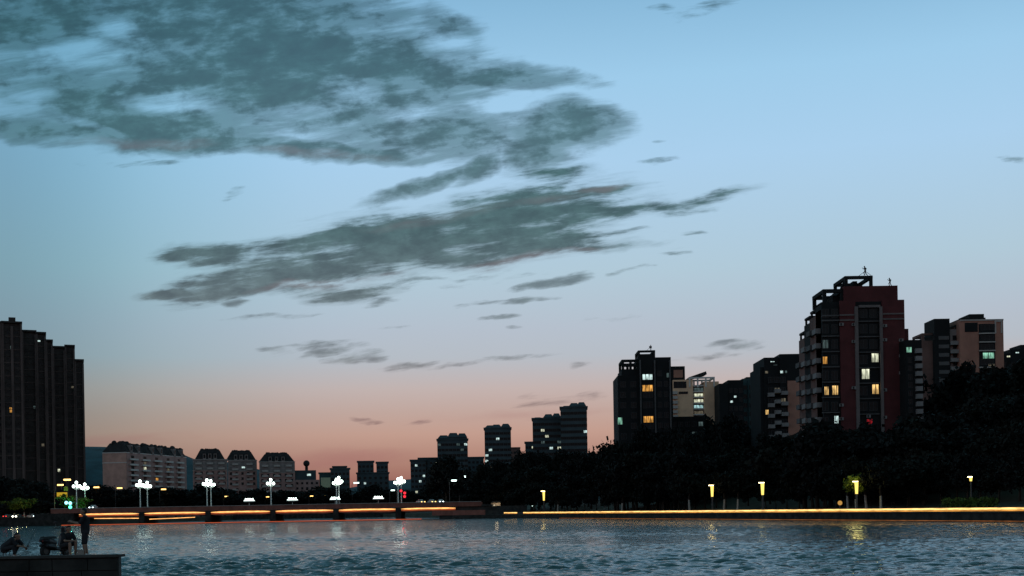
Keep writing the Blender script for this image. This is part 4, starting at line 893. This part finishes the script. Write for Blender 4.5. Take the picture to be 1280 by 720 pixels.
lanterns = [(680, 613, 3.6, 'yellow lantern column lighting a bush near the kiosk'), (890.5, 605.5, 3.6, 'yellow lantern column with a pale tree trunk at its side below the dark tower'),
            (953.5, 602, 3.6, 'slim amber lantern column standing alone on the dark bank'), (1071, 600.5, 3.4, 'lantern column glowing inside the bright yellow green tree'), (1214, 594.5, 9.5, 'short yellow lantern above the lit hedge near the right edge')]
for i, (px, py, s, lab) in enumerate(lanterns):
    p, t = bank(px, s); top = at(px, py, p.y).z; g = hill_h(t, s); k = (top-g)/4.72; loc = (p.x, p.y, g)
    if i == 0: LN.location = loc; LN.scale = (k*.85, k*.85, k); LN['label'] = lab
    elif i == 4:
        l2 = lantern(.55); l2.location = loc; l2.scale = (k*.6, k*.6, k); l2['label'] = lab
    else: dup(LN, loc, 0, (k*.85, k*.85, k), lab)
    if i in (0, 1, 3):
        ld = bpy.data.lights.new('lantern_glow', 'POINT'); ld.energy = 150 if i == 3 else 50; ld.color = (.95, .85, .25) if i == 3 else (1, .7, .25); ld.shadow_soft_size = 1.0 if i == 3 else .4
        lo = bpy.data.objects.new('lantern_glow', ld); COL.objects.link(lo); lo.location = (p.x-.3, p.y-(1.3 if i == 3 else .7), top-.1)
# young trees in the lantern light with trunks pale at the base
YG = 'young trees with pale lower trunks on the promenade'
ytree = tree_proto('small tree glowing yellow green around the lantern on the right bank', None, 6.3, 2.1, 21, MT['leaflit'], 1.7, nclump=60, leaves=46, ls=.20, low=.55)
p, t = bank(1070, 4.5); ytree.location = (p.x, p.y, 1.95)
wtree = tree_proto('x', YG, 9.5, 2.9, 22, MT['leaf2'], 2.4, nclump=50, leaves=50, ls=.32, low=.50)
for i, (px, s, lab) in enumerate(((905, 7.5, 'pale trunked tree right beside the lantern below the dark tower'), (922, 9.0, 'pale trunked tree in the dark, between two lanterns left of the red tower'), (1060, 8.5, 'pale trunked tree just left of the glowing green tree'), (1083, 8.0, 'pale trunked tree just right of the glowing green tree'),
        (1101, 7.5, 'second pale trunked tree right of the glowing green tree'), (697, 5.5, 'pale trunked tree next to the kiosk side lantern'), (777.5, 5.0, 'pale trunked tree on the dark bank under the left edge of the dark tower'), (862, 6, 'pale trunked tree below the beige block, left of a lantern'))):
    p, t = bank(px, s); sc_ = rnd.uniform(.92, 1.08)
    if i == 0: wtree.location = (p.x, p.y, 1.95); wtree['label'] = lab
    else: dup(wtree, (p.x, p.y, 1.95), i*1.3, sc_, lab)
bl = thing('globe_bollard', 'round orange globe lamp on a short post left of the glowing tree', 'lamp', (0,0,0)); p, t = bank(1050, 4.0); bl.location = (p.x, p.y, 1.95)
b = MB(); b.tube([(0,0,0),(0,0,.75)], .10, 8, MT['metal']); b.obj('post', bl); b = MB(); b.ball((0,0,1.12), .42, emit('bollard_glow', (.95,.50,.12), .55)); b.obj('globe', bl, smooth=True)
# hedge in the lantern light
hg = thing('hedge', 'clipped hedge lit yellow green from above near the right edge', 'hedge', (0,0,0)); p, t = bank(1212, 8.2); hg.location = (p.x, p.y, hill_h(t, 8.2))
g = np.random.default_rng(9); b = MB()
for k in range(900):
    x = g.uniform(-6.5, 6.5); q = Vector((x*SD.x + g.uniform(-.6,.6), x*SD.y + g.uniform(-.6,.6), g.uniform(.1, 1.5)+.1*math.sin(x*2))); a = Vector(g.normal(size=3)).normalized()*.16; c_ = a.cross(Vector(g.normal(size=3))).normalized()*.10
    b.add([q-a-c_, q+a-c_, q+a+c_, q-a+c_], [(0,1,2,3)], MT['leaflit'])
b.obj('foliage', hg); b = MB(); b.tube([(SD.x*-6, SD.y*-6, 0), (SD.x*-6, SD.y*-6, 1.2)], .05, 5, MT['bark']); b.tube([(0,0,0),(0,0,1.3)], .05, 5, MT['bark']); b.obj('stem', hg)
# kiosk at the end of the landing
p, t = bank(621, 7.5); kz = hill_h(t, 7.5)
ks = thing('kiosk', 'small pale gate kiosk with a lit sign between bridge end and strip light', 'kiosk', (p.x, p.y, kz), -R(5))
b = MB(); b.box(-1.9, 1.5, -1.2, 1.4, 0, 3.6, MT['kiosk']); b.obj('wall', ks); b = MB(); b.frustum(-2.3, 1.9, -1.6, 1.8, 3.603, 4.3, .8, .8, MT['roof']); b.obj('roof', ks)
b = MB(); b.box(-1.55, -.55, -1.26, -1.203, 1.7, 2.9, emit('kiosk_sign', (1, .85, .6), .55)); b.obj('sign', ks); b = MB(); b.box(.25, 1.1, -1.25, -1.203, 0, 2.2, MT['frame']); b.obj('door', ks)
ld = bpy.data.lights.new('kiosk_fill', 'POINT'); ld.energy = 110; ld.color = (1,.75,.45); ld.shadow_soft_size = .6; lo = bpy.data.objects.new('kiosk_fill', ld); COL.objects.link(lo); lo.location = (p.x, p.y-3.2, kz+3.4)  # unseen lamp added in front to brighten the kiosk
# small single headed street lamps in front of and among the trees
AMB = emit('lamp_amber', (1.0, .60, .18), 3.5); COOLL = emit('lamp_cool', (.75, 1.0, .92), 5.0)
def small_lamp(name, em):
    t = thing('street_lamp', 'x', 'street lamp', (0,0,0), 0, name)
    b = MB(); b.tube([(0,0,0),(0,0,7.2)], [.10,.06], 7, MT['metal']); b.obj('post', t)
    b = MB(); b.tube([(0,0,7.2),(.5,0,7.6),(1.0,0,7.7)], .05, 6, MT['metal']); b.obj('arm', t)
    b = MB(); b.box(.45,1.75,-.28,.28,7.72,7.85,MT['metal']); b.obj('lamp_head', t)
    b = MB(); b.box(.5,1.7,-.26,.26,7.42,7.717,em); b.obj('lamp_panel', t); return t
sa = small_lamp('amber lamps on the far bank', AMB); sw_ = small_lamp('cool white lamps among buildings and trees', COOLL)
first = {id(sa): 1, id(sw_): 1}
def put(src, px, py, Y, g, lab):
    p = at(px, py, Y); k = (p.z-g)/7.6; loc = (p.x-1.1*k, Y, g)
    if first.pop(id(src), 0): src.location = loc; src.scale = (k,)*3; src['label'] = lab
    else: dup(src, loc, 0, k, lab)
for px, py, lab in ((75.5, 606, 'amber street lamp above the yellow sign, the lower of two'), (84, 599.5, 'amber street lamp above the yellow sign, the higher of two'), (120.5, 609, 'amber street lamp before the hill, right of the left bridge lamps'), (149.5, 610, 'amber street lamp below the blank gable block'),
                    (204.5, 611.5, 'amber street lamp right of the close lamp pair'), (283, 620.5, 'dim amber street lamp between third and fourth tall bridge lamps'), (334.5, 621, 'amber street lamp right beside the single globe lamp'), (389.5, 620, 'amber street lamp left of the lit shop'), (406.5, 619.2, 'amber street lamp directly below the lit shop sign')):
    put(sa, px, py, 555 if px < 90 else 664, 2.2, lab)
for px, py, Y, lab in ((445.5, 603.5, 668, 'bright cool lamp between the lit shop and the pair of dark blocks'), (491, 612.8, 664, 'cool lamp just left of the red signals'), (567.5, 600.5, 440, 'bright white lamp shining inside the dark trees over the bridge end'), (580.5, 595.5, 455, 'small white lamp in the dark trees, upper right of the bright one')):
    put(sw_, px, py, Y, 2.2, lab)
for px, py, s, lab in ((665.5, 632.5, 11, 'tiny white path lamp left of the kiosk side lantern'), (760, 610.5, 12, 'faint white path lamp left of the dark tower foot'), (799, 608, 12, 'faint white path lamp under the dark tower')):
    p, t = bank(px, s); put(sw_, px, py, p.y, hill_h(t, s), lab)
# ------------------------------------------------------------------ signals and signs
def signal(label, px, py, Y, cols, arm=0.0):
    p = at(px, py, Y); g = 2.2 if px < 90 else 4.9
    t = thing('traffic_light', label, 'traffic light', (p.x, Y, g)); h = p.z-g
    b = MB(); b.tube([(arm, .2, 0), (arm, .2, h+1.2)], .13, 8, MT['metal']); b.obj('pole', t)
    if arm: b = MB(); b.tube([(arm, .2, h+.9), (0, .2, h+.9)], .09, 8, MT['metal']); b.obj('arm', t)
    for i, (ox, oz, em) in enumerate(cols):
        b = MB(); b.box(ox-.63, ox+.63, -.1, .15, h+oz-.66, h+oz+.66, MT['rubber']); hb = b.obj('housing', t)
        b = MB(); b.ball((ox, -.16, h+oz), .62 if cols[0][2] is GRN else .48, em, 10, 7, 1, .35, 1); b.obj('lens', hb, smooth=True)
    return t
GRN = emit('signal_green', (.10, 1.0, .62), 3.2); GRT = emit('signal_teal', (.35, .95, 1.0), 2.2); REDL = emit('signal_red', (1.0, .03, .05), 1.6)
signal('green traffic signal glowing teal at the left end of the bridge', 88, 631.5, YB+8, [(0, -.7, GRN), (0, .72, GRT), (-1.4, .9, GRT)], 2.2)
signal('stacked red traffic signal beside the lamp at the bridge right end', 504, 617, YB+12, [(-.75, 1.0, REDL), (.55, .2, REDL), (.5, -1.05, REDL)], -2.2)
p = at(77, 619, YB+10); t = thing('road_sign', 'plain yellow lit road sign on a pole above the green signal', 'sign', (p.x, p.y, 2.2)); h = p.z-2.2
b = MB(); b.tube([(-2.6,.2,0),(-2.6,.2,h+1.4)], .14, 8, mat('rustpole', (.30,.13,.08), .7)); b.tube([(-2.6,.2,h+.9),(1.5,.2,h+.9)], .10, 8, MT['metal']); b.obj('pole', t)
b = MB(); b.box(-1.7,2.0,-.05,.08,h-1.0,h+1.0,MT['signyellow']); b.obj('sign_board', t); b = MB(); b.box(.9,2.3,-.05,.08,h+1.5,h+3.0,mat('signdark', (.34,.25,.03), .6)); b.obj('sign_board', t)
# ------------------------------------------------------------------ cars
HEAD = emit('headlight', (1.0, .97, .80), 5.0); HEADC = emit('headlight_cool', (.75, .95, 1.0), 6.0); TAIL = emit('taillight', (1.0, .05, .04), 2.2)
def car(label, loc, rz, paint, front, rear, face=1):
    t = thing('car', label, 'car', loc, rz, 'cars on the riverside road and bridge')
    prof = [(-2.15,.35),(-2.2,.75),(-2.0,.98),(-1.2,1.02),(.7,1.0),(1.9,.85),(2.2,.62),(2.15,.32)]
    b = MB(); n = len(prof); ys = [(-.86,1.0),(-.70,1.0),(.70,1.0),(.86,1.0)]
    vs = [(x, y, z - (.05 if abs(y) > .8 else 0)) for y, _ in ys for x, z in prof]
    b.add(vs, [(j*n+i, j*n+i+1, (j+1)*n+i+1, (j+1)*n+i) for j in range(3) for i in range(n-1)] + [tuple(range(n-1,-1,-1)), tuple(3*n+i for i in range(n))] + [(j*n, (j+1)*n, (j+1)*n+n-1, j*n+n-1) for j in range(3)], paint)
    b.frustum(-1.55, .95, -.74, .74, 1.0, 1.48, .55, .14, paint); b.obj('body', t)
    b = MB(); b.frustum(-1.50, .92, -.765, .765, 1.06, 1.42, .50, .12, glass_dark()); b.obj('window', t)
    for x in (-1.35, 1.35):
        for y in (-.78, .78):
            q = MB(); q.tube([(x, y-.11, .33), (x, y+.11, .33)], .33, 14, MT['rubber']); q.tube([(x, y-.12, .33), (x, y+.12, .33)], .19, 10, MT['metal']); q.obj('wheel', t)
    for y in (-.6, .6):
        q = MB(); q.ball((2.16, y, .66), .40 if front is HEAD else .25, front, 8, 6, .5, 1, .7); q.obj('headlight', t); q = MB(); q.ball((-2.17, y, .78), .22, rear, 8, 6, .5, 1.2, .7); q.obj('taillight', t)
    return t
def car_at(px, py, Y, heading, label, paint, front=None, rear=None):
    p = at(px, py, Y); g = 2.21 if px < 92 else 4.903
    return car(label, (p.x, Y, max(g, p.z-.75) if px < 92 else max(g, p.z-.75)), heading, MT[paint], front or HEADC, rear or TAIL)
RZ = 2.9
b = MB(); b.box(-500, XL+2, YB+6.5, YB+24, 2.21, RZ, MT['asphalt']); struct(b, 'road_bank')
for px, Y, hd, lab, paint in ((11, YB+12, math.pi/2-.3, 'dark car at the far left edge showing red tail lamps', 'carpaint'), (22, YB+11, -math.pi/2-.15, 'car with dazzling white headlamps on the left bank road', 'carpaint'), (40, YB+20, -math.pi/2+.9, 'car turned aside between dazzling headlamps and the blue white lamps', 'carpale'), (54, YB+13, -math.pi/2-.5, 'car with bluish white headlamps left of the yellow sign', 'carpaint'), (71, YB+12, math.pi/2+.2, 'car with red tail lamps below the yellow sign', 'carpaint')):
    p = at(px, 640, Y); car(lab, (p.x, Y, RZ+.003), hd, MT[paint], HEAD if px == 22 else HEADC, TAIL)
for px, Y, hd, lab in ((116.5, YB+6, -math.pi/2, 'car on the bridge left end showing two white headlamps above the railing'), (526, YB+8, -math.pi/2+.5, 'pale lit car on the bridge right end, leftmost of three'), (540, YB+9, -math.pi/2+.4, 'pale lit car on the bridge right end, middle of three'), (551, YB+10, -math.pi/2+.2, 'pale lit car on the bridge right end, rightmost of three')):
    p = at(px, 633, Y); car(lab, (p.x, Y, 4.95 + (.65 if px < 200 else .6)), hd, MT['carpale'], HEADC if px < 200 or px > 545 else AMB, TAIL)
b = MB(); b.box(XL-6, XR+9, YB+3, YB+13.5, 4.903, 5.50, MT['asphalt']); rb = b.obj('roadway', br); rb.location = -br.location

def glow(px, py, Y, e, col, dy=-1.5):
    p = at(px, py, Y); ld = bpy.data.lights.new('lamp_glow', 'POINT'); ld.energy = e; ld.color = col; ld.shadow_soft_size = .3
    o = bpy.data.objects.new('lamp_glow', ld); COL.objects.link(o); o.location = (p.x, Y+dy, p.z)
glow(24, 635, YB+13, 350, (1, .80, .35), -2.0)
glow(88, 630, YB+7, 1100, (.10, 1, .55), -1.8)
glow(505, 617, YB+11, 120, (1, .05, .05), -1.8)

for px, yt, Y, lab in ((86, 618, 432, 'small added tree lit green by the signal at the left end of the bridge'), (98, 622, 433, 'small added tree lit faint green between the signal and the left bridge lamps'), (30, 622, 441, 'small added tree in the warm glow above the dazzling car headlamps'), (17, 625, 442, 'small added tree left of the warm glow above the dazzling headlamps')):  # trees added in the brighter leaf colour so the glow shows
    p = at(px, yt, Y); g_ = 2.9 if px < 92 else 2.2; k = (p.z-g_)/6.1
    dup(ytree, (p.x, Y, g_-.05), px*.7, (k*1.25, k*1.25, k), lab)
# ------------------------------------------------------------------ people on the quay
def remesh(name, caps, mats, parent, vox=.011, loc=(0,0,0)):
    """one continuous skin over tapered limbs; each face takes the material of the limb nearest to it"""
    b = MB()
    for p, q, r0, r1, m in caps:
        p, q = Vector(p), Vector(q); L = (q-p).length
        if L < 1e-4: b.ball(p, r0, None, 12, 8); continue
        b.tube([p, q], [r0, r1], 12); b.ball(p, r0, None, 12, 8); b.ball(q, r1, None, 12, 8)
    me = b.mesh('tmp'); o = bpy.data.objects.new('tmp', me); COL.objects.link(o)
    md = o.modifiers.new('r', 'REMESH'); md.mode = 'VOXEL'; md.voxel_size = vox
    sm = o.modifiers.new('s', 'SMOOTH'); sm.factor = .5; sm.iterations = 2
    dg = bpy.context.evaluated_depsgraph_get(); nm = bpy.data.meshes.new_from_object(o.evaluated_get(dg)); nm.name = name
    bpy.data.objects.remove(o)
    for m in mats: nm.materials.append(m)
    if len(mats) > 1:
        cs = np.empty(len(nm.polygons)*3); nm.polygons.foreach_get('center', cs); cs = cs.reshape(-1, 3); best = np.full(len(cs), 1e9); idx = np.zeros(len(cs), int)
        for p, q, r0, r1, m in caps:
            p, q = np.array(p, float), np.array(q, float); d = q-p; t = np.clip(((cs-p)@d)/max(1e-9, d@d), 0, 1); ds = np.linalg.norm(cs-(p+t[:, None]*d), axis=1) - (r0+(r1-r0)*t)
            k = ds < best; best[k] = ds[k]; idx[k] = m
        nm.polygons.foreach_set('material_index', idx)
    nm.polygons.foreach_set('use_smooth', np.ones(len(nm.polygons), bool))
    r = bpy.data.objects.new(name, nm); COL.objects.link(r); r.parent = parent; r.location = loc; return r
def hand_caps(w, d, side):
    """palm, four curled fingers and a thumb, from the wrist w along d"""
    w, d = Vector(w), Vector(d).normalized(); up = Vector((0, 0, 1)); s = d.cross(up).normalized() if abs(d.z) < .95 else Vector((0, 1, 0)); n = s.cross(d)
    pal = w + d*.075; c = [(w, pal, .026, .030, 0), (w+s*.018, pal+s*.020, .018, .018, 0), (w-s*.018, pal-s*.020, .018, .018, 0)]
    for k, L in enumerate((.070, .080, .075, .060)):
        b0 = pal + s*(.030-.020*k); m1 = b0 + d*L*.55 - n*.008; c += [(b0, m1, .010, .0095, 0), (m1, m1 + d*L*.25 - n*L*.45, .0095, .008, 0)]
    th = w + s*.028*side + d*.02; t1 = th + s*.030*side + d*.030; c += [(th, t1, .012, .011, 0), (t1, t1 + d*.035, .011, .009, 0)]
    return c
def head_caps(c, f):
    """skull, jaw, nose, ears, eyes' sockets; f is the way the face looks"""
    c, f = Vector(c), Vector(f).normalized(); up = (Vector((0,0,1)) - f*f.z).normalized(); s = f.cross(up)
    return [(c+up*.035, c+up*.035-f*.02, .095, .095, 0), (c-up*.02+f*.02, c-up*.065+f*.035, .075, .052, 0), (c+f*.095-up*.0, c+f*.112-up*.03, .013, .017, 0),
            (c+s*.092-up*.01, c+s*.094+up*.025, .016, .020, 0), (c-s*.092-up*.01, c-s*.094+up*.025, .016, .020, 0), (c+f*.075-up*.062, c+f*.078-up*.062, .030, .030, 0), (c+f*.082+up*.028+s*.03, c+f*.082+up*.028-s*.03, .018, .018, 0)]
def make_person(label, loc, rz, J, hands=True, statue=None, scale=1.0, name='person', cat='person', shorts=True):
    t = thing(name, label, cat, loc, rz); t.scale = (scale,)*3
    H = Vector(J['head']); nk = Vector(J['neck']); pe = Vector(J['pelvis']); ch = Vector(J['chest'])
    caps = head_caps(H, J['face']) + [(H-Vector((0,0,.06)), nk, .052, .058, 0), (ch, pe, .125, .125, 0)]
    for sd in ('l', 'r'):
        sh, elb, wr, hip, kn, an = (Vector(J[k+sd]) for k in ('sh', 'el', 'wr', 'hip', 'kn', 'an'))
        caps += [(nk, sh, .055, .055, 0), (sh, ch, .06, .10, 0), (sh, elb, .052, .040, 0), (elb, wr, .040, .026, 0), (pe, hip, .11, .10, 0), (hip, kn, .086, .056, 0), (kn, kn.lerp(an, .3), .056, .058, 0), (kn.lerp(an, .3), an, .058, .036, 0)]
        caps += hand_caps(wr, wr-elb, 1 if sd == 'l' else -1)
        ft = Vector(J.get('toe'+sd, an + Vector((.17, 0, -.045)))); caps += [(an, ft, .038, .030, 0), (an, an+Vector((-.03, 0, -.045)), .036, .034, 0)]
    remesh('body', caps, [statue or MT['skin']], t, .009)
    S = lambda k: statue or MT[k]
    sh_caps = [(ch+Vector((0,0,.06)), pe+Vector((0,0,.03)), .165, .155, 0)] + [(Vector(J['sh'+s_]), ch, .085, .13, 0) for s_ in 'lr'] + [(Vector(J['sh'+s_]), Vector(J['sh'+s_]).lerp(Vector(J['el'+s_]), J.get('sleeve', .75)), .073, .064, 0) for s_ in 'lr'] + [(ch+Vector((0, y, .02)), pe+Vector((0, y*.9, 0)), .11, .11, 0) for y in (-.09, .09)] + [(nk-Vector((0,0,.05)), ch, .085, .12, 0)]
    remesh('shirt', sh_caps, [S('darkcloth') if False else (statue or MT['cloth'])], t, .014)
    lp = J.get('leg', .98); lc = [(pe, pe+Vector((0,0,-.04)), .15, .15, 0)]
    for s_ in 'lr':
        hip, kn, an = (Vector(J[k+s_]) for k in ('hip', 'kn', 'an')); lc += [(pe, hip, .135, .115, 0), (hip, hip.lerp(kn, min(1, lp)), .105, .082, 0)]
        if lp > 1: lc += [(kn, kn.lerp(an, lp-1), .080, .062, 0)]
    remesh('shorts' if lp <= 1 else 'trousers', lc, [statue or MT['cloth2']], t, .014)
    f = Vector(J['face']).normalized(); up = (Vector((0,0,1)) - f*f.z).normalized()
    remesh('hair', [(H+up*.058-f*.022, H+up*.045-f*.045, .096, .092, 0), (H+up*.0-f*.055, H-up*.03-f*.05, .078, .065, 0)], [statue or MT['hair']], t, .010)
    for s_ in 'lr':
        an = Vector(J['an'+s_]); ft = Vector(J.get('toe'+s_, an + Vector((.17, 0, -.045)))); remesh('shoe', [(an+Vector((-.03, 0, -.035)), ft, .050, .042, 0), (an+Vector((-.02,0,-.01)), an+Vector((-.03,0,-.04)), .046, .050, 0)], [statue or MT['shoe']], t, .010)
    return t
QT = QZT + .003
def qp(px, Y): a = at(px, 690, Y); return (a.x, Y, QT)
stand = dict(head=(.05,0,1.60), neck=(0,0,1.45), chest=(0,0,1.25), pelvis=(0,0,.93), face=(1,0,-.12), shl=(0,.20,1.40), shr=(0,-.20,1.40), ell=(.20,.24,1.18), elr=(.22,-.22,1.20), wrl=(.43,.14,1.24), wrr=(.46,-.10,1.27),
             hipl=(0,.10,.88), hipr=(0,-.10,.88), knl=(.05,.12,.48), knr=(.02,-.12,.48), anl=(.0,.14,.085), anr=(-.05,-.13,.085), sleeve=.8, leg=.95)
make_person('person in dark shirt and shorts standing on the quay with arms held forward', qp(107, 43.0), math.pi+.25, stand)
sit = dict(head=(.16,0,.98), neck=(.10,0,.85), chest=(.06,0,.68), pelvis=(-.08,0,.40), face=(1,0,-.25), shl=(.09,.19,.80), shr=(.09,-.19,.80), ell=(.26,.24,.58), elr=(.26,-.24,.58), wrl=(.44,.10,.58), wrr=(.44,-.10,.58),
           hipl=(-.05,.10,.40), hipr=(-.05,-.10,.40), knl=(.36,.13,.50), knr=(.38,-.13,.48), anl=(.34,.13,.085), anr=(.40,-.13,.085), sleeve=.7, leg=.85)
make_person('person in dark clothes sitting low with bare shins beside the scooter', qp(82.5, 42.9), -.55, sit)
st = thing('stool', 'small dark folding stool under the person sitting with bare shins', 'stool', tuple(Vector(qp(82.5, 42.9)) + Vector((-.05,.04,0))), -.55)
b = MB(); b.box(-.19,.15,-.17,.17,.25,.275,MT['plastic']); b.obj('seat', st)
for x in (-.16,.12):
    for y in (-.14,.14): b = MB(); b.tube([(x, y, 0), (-x*.8-.02, y, .248)], .012, 6, MT['metal']); b.obj('leg', st)
squat = dict(head=(.28,0,.76), neck=(.20,0,.66), chest=(.10,0,.52), pelvis=(-.22,0,.34), face=(1,0,-.3), shl=(.19,.19,.62), shr=(.19,-.19,.62), ell=(.36,.22,.44), elr=(.36,-.20,.44), wrl=(.52,.08,.36), wrr=(.55,-.06,.38),
             hipl=(-.18,.10,.33), hipr=(-.18,-.10,.33), knl=(.20,.15,.42), knr=(.24,-.15,.40), anl=(.04,.15,.085), anr=(.24,-.15,.085), sleeve=.85, leg=1.75)
make_person('person crouching at the left edge of the quay holding a fishing rod', qp(13, 43.2), -.12, squat)
st2 = thing('stool', 'low dark stool under the crouching person with the fishing rod', 'stool', tuple(Vector(qp(13, 43.2)) + Vector((-.22,.02,0))), -.12)
b = MB(); b.box(-.17,.17,-.16,.16,.20,.225,MT['plastic']); b.obj('seat', st2)
for x in (-.14,.14):
    for y in (-.13,.13): b = MB(); b.tube([(x, y, 0), (x*.8, y, .198)], .013, 6, MT['metal']); b.obj('leg', st2)
h = Vector(qp(13, 43.2)) + Vector((.62, -.05, .38)); e1 = at(46, 660, 43.6)
rd = thing('fishing_rod', 'thin fishing rod raised from the crouching person out over the water', 'fishing rod', h)
d = Vector(e1)-h; b = MB(); b.tube([-d*.10, d*.12], [.016,.014], 7, MT['rubber']); b.obj('grip', rd); b = MB(); b.tube([d*.12, d*.55, d*1.0+Vector((.02,0,-.02))], [.011,.008,.005], 6, MT['plastic']); b.obj('blank', rd)
b = MB(); b.tube([d*.13+Vector((0,-.03,-.05)), d*.13+Vector((0,.03,-.05))], .035, 10, MT['metal']); b.obj('reel', rd)
# electric scooter, seen nearly end-on
sc_t = thing('scooter', 'dark electric scooter parked on the quay between the two sitting anglers', 'scooter', qp(69.5, 43.5), R(75))
PL = MT['plastic']
for x in (-.60,.62):
    b = MB()
    b.tube([(x, -.05, .23), (x, .05, .23)], .23, 20, MT['rubber']); w_ = b.obj('wheel', sc_t); b = MB(); b.tube([(x, -.055, .23), (x, .055, .23)], .13, 14, MT['metal']); b.obj('rim', w_)
remesh('body', [((-.82,0,.62),(-.50,0,.56),.07,.15,0), ((-.50,0,.56),(-.12,0,.50),.16,.13,0), ((-.60,.09,.40),(-.20,.09,.34),.08,.10,0), ((-.60,-.09,.40),(-.20,-.09,.34),.08,.10,0), ((-.22,.08,.28),(.36,.08,.27),.06,.06,0), ((-.22,-.08,.28),(.36,-.08,.27),.06,.06,0),
    ((.36,0,.28),(.50,0,.86),.12,.10,0), ((.38,.11,.42),(.50,.13,.78),.06,.05,0), ((.38,-.11,.42),(.50,-.13,.78),.06,.05,0), ((.50,0,.86),(.44,0,1.02),.10,.07,0), ((.46,0,.50),(.84,0,.44),.07,.05,0), ((-.52,0,.53),(-.88,0,.42),.06,.04,0)], [PL], sc_t, .016)
b = MB(); b.frustum(-.76,-.06,-.13,.13,.655,.74,.06,.04,MT['rubber']); b.obj('seat', sc_t)
b = MB(); b.tube([(.62,0,.25),(.46,0,.95),(.42,0,1.02)], .03, 8, MT['metal']); b.obj('fork', sc_t)
b = MB(); b.tube([(.36,-.33,1.04),(.44,-.15,1.03),(.44,.15,1.03),(.36,.33,1.04)], .016, 7, MT['rubber']); b.obj('handlebar', sc_t)
for y in (-.28,.28): b = MB(); b.tube([(.42,y,1.04),(.46,y*1.1,1.20)], .008, 5, MT['metal']); b.ball((.45,y*1.12,1.24), .055, MT['plastic'], 8, 6, .3, 1.3, .8); b.obj('mirror', sc_t)
b = MB(); b.ball((.535,0,.80), .07, mat('lens', (.5,.5,.48), .2), 8, 6, .5, 1.2, 1); b.obj('headlight', sc_t); b = MB(); b.box(-.83,-.80,-.08,.08,.56,.63,mat('redlens', (.25,.02,.02), .3)); b.obj('taillight', sc_t)
b = MB(); b.tube([(-.30,0,.26),(-.34,.16,.0)], .012, 6, MT['metal']); b.obj('kickstand', sc_t)
bk = thing('bucket', 'pale plastic bucket on the quay beside the standing person', 'bucket', qp(100.5, 42.75)); b = MB(); b.tube([(0,0,.0),(0,0,.02),(0,0,.26)], [.10,.105,.13], 14, mat('bucketpale', (.30,.27,.24), .6)); b.obj('body', bk)
b = MB(); b.tube([(-.13,0,.25),(-.09,0,.36),(0,0,.39),(.09,0,.36),(.13,0,.25)], .006, 5, MT['metal']); b.obj('handle', bk)
# ------------------------------------------------------------------ figures on the red tower roof
run1 = dict(head=(.12,0,1.60), neck=(.06,0,1.45), chest=(.03,0,1.25), pelvis=(-.02,0,.93), face=(1,0,0), shl=(.05,.20,1.40), shr=(.05,-.20,1.40), ell=(-.18,.24,1.22), elr=(.28,-.22,1.25), wrl=(-.05,.22,1.02), wrr=(.42,-.12,1.42),
            hipl=(0,.10,.88), hipr=(0,-.10,.88), knl=(.28,.11,.55), knr=(-.15,-.11,.48), anl=(.10,.12,.20), anr=(-.45,-.12,.10), sleeve=.8, leg=1.8)
B = red_B; root = Vector((B.X, B.Y, B.base))
def roof_pt(px, py, yl): x, z = B.loc(px, py, yl); return (B.X+x, B.Y+yl, B.base+z)
p1 = roof_pt(1081.5, 345, 1.4); make_person('dark striding figure on top of the open roof frame of the red tower', (p1[0], p1[1], p1[2]-.02), math.pi, run1, statue=MT['statue'], scale=1.22, name='statue', cat='statue')
p2 = roof_pt(1112.5, 358, 2.0); make_person('dark striding figure at the right corner of the red tower roof', (p2[0], p2[1], p2[2]-.02), math.pi, run1, statue=MT['statue'], scale=1.05, name='statue', cat='statue')
b = MB()
b.tube([(p1[0]-1.4, p1[1], p1[2]), (p1[0], p1[1]+.1, p1[2]+1.0)], .05, 5, MT['metal']); b.tube([(p1[0]+1.4, p1[1], p1[2]), (p1[0]+.1, p1[1]+.1, p1[2]+1.0)], .05, 5, MT['metal']); g_ = b.obj('stay_wires'); g_.parent = red_B.root; g_.location = -Vector((B.X, B.Y, B.base))
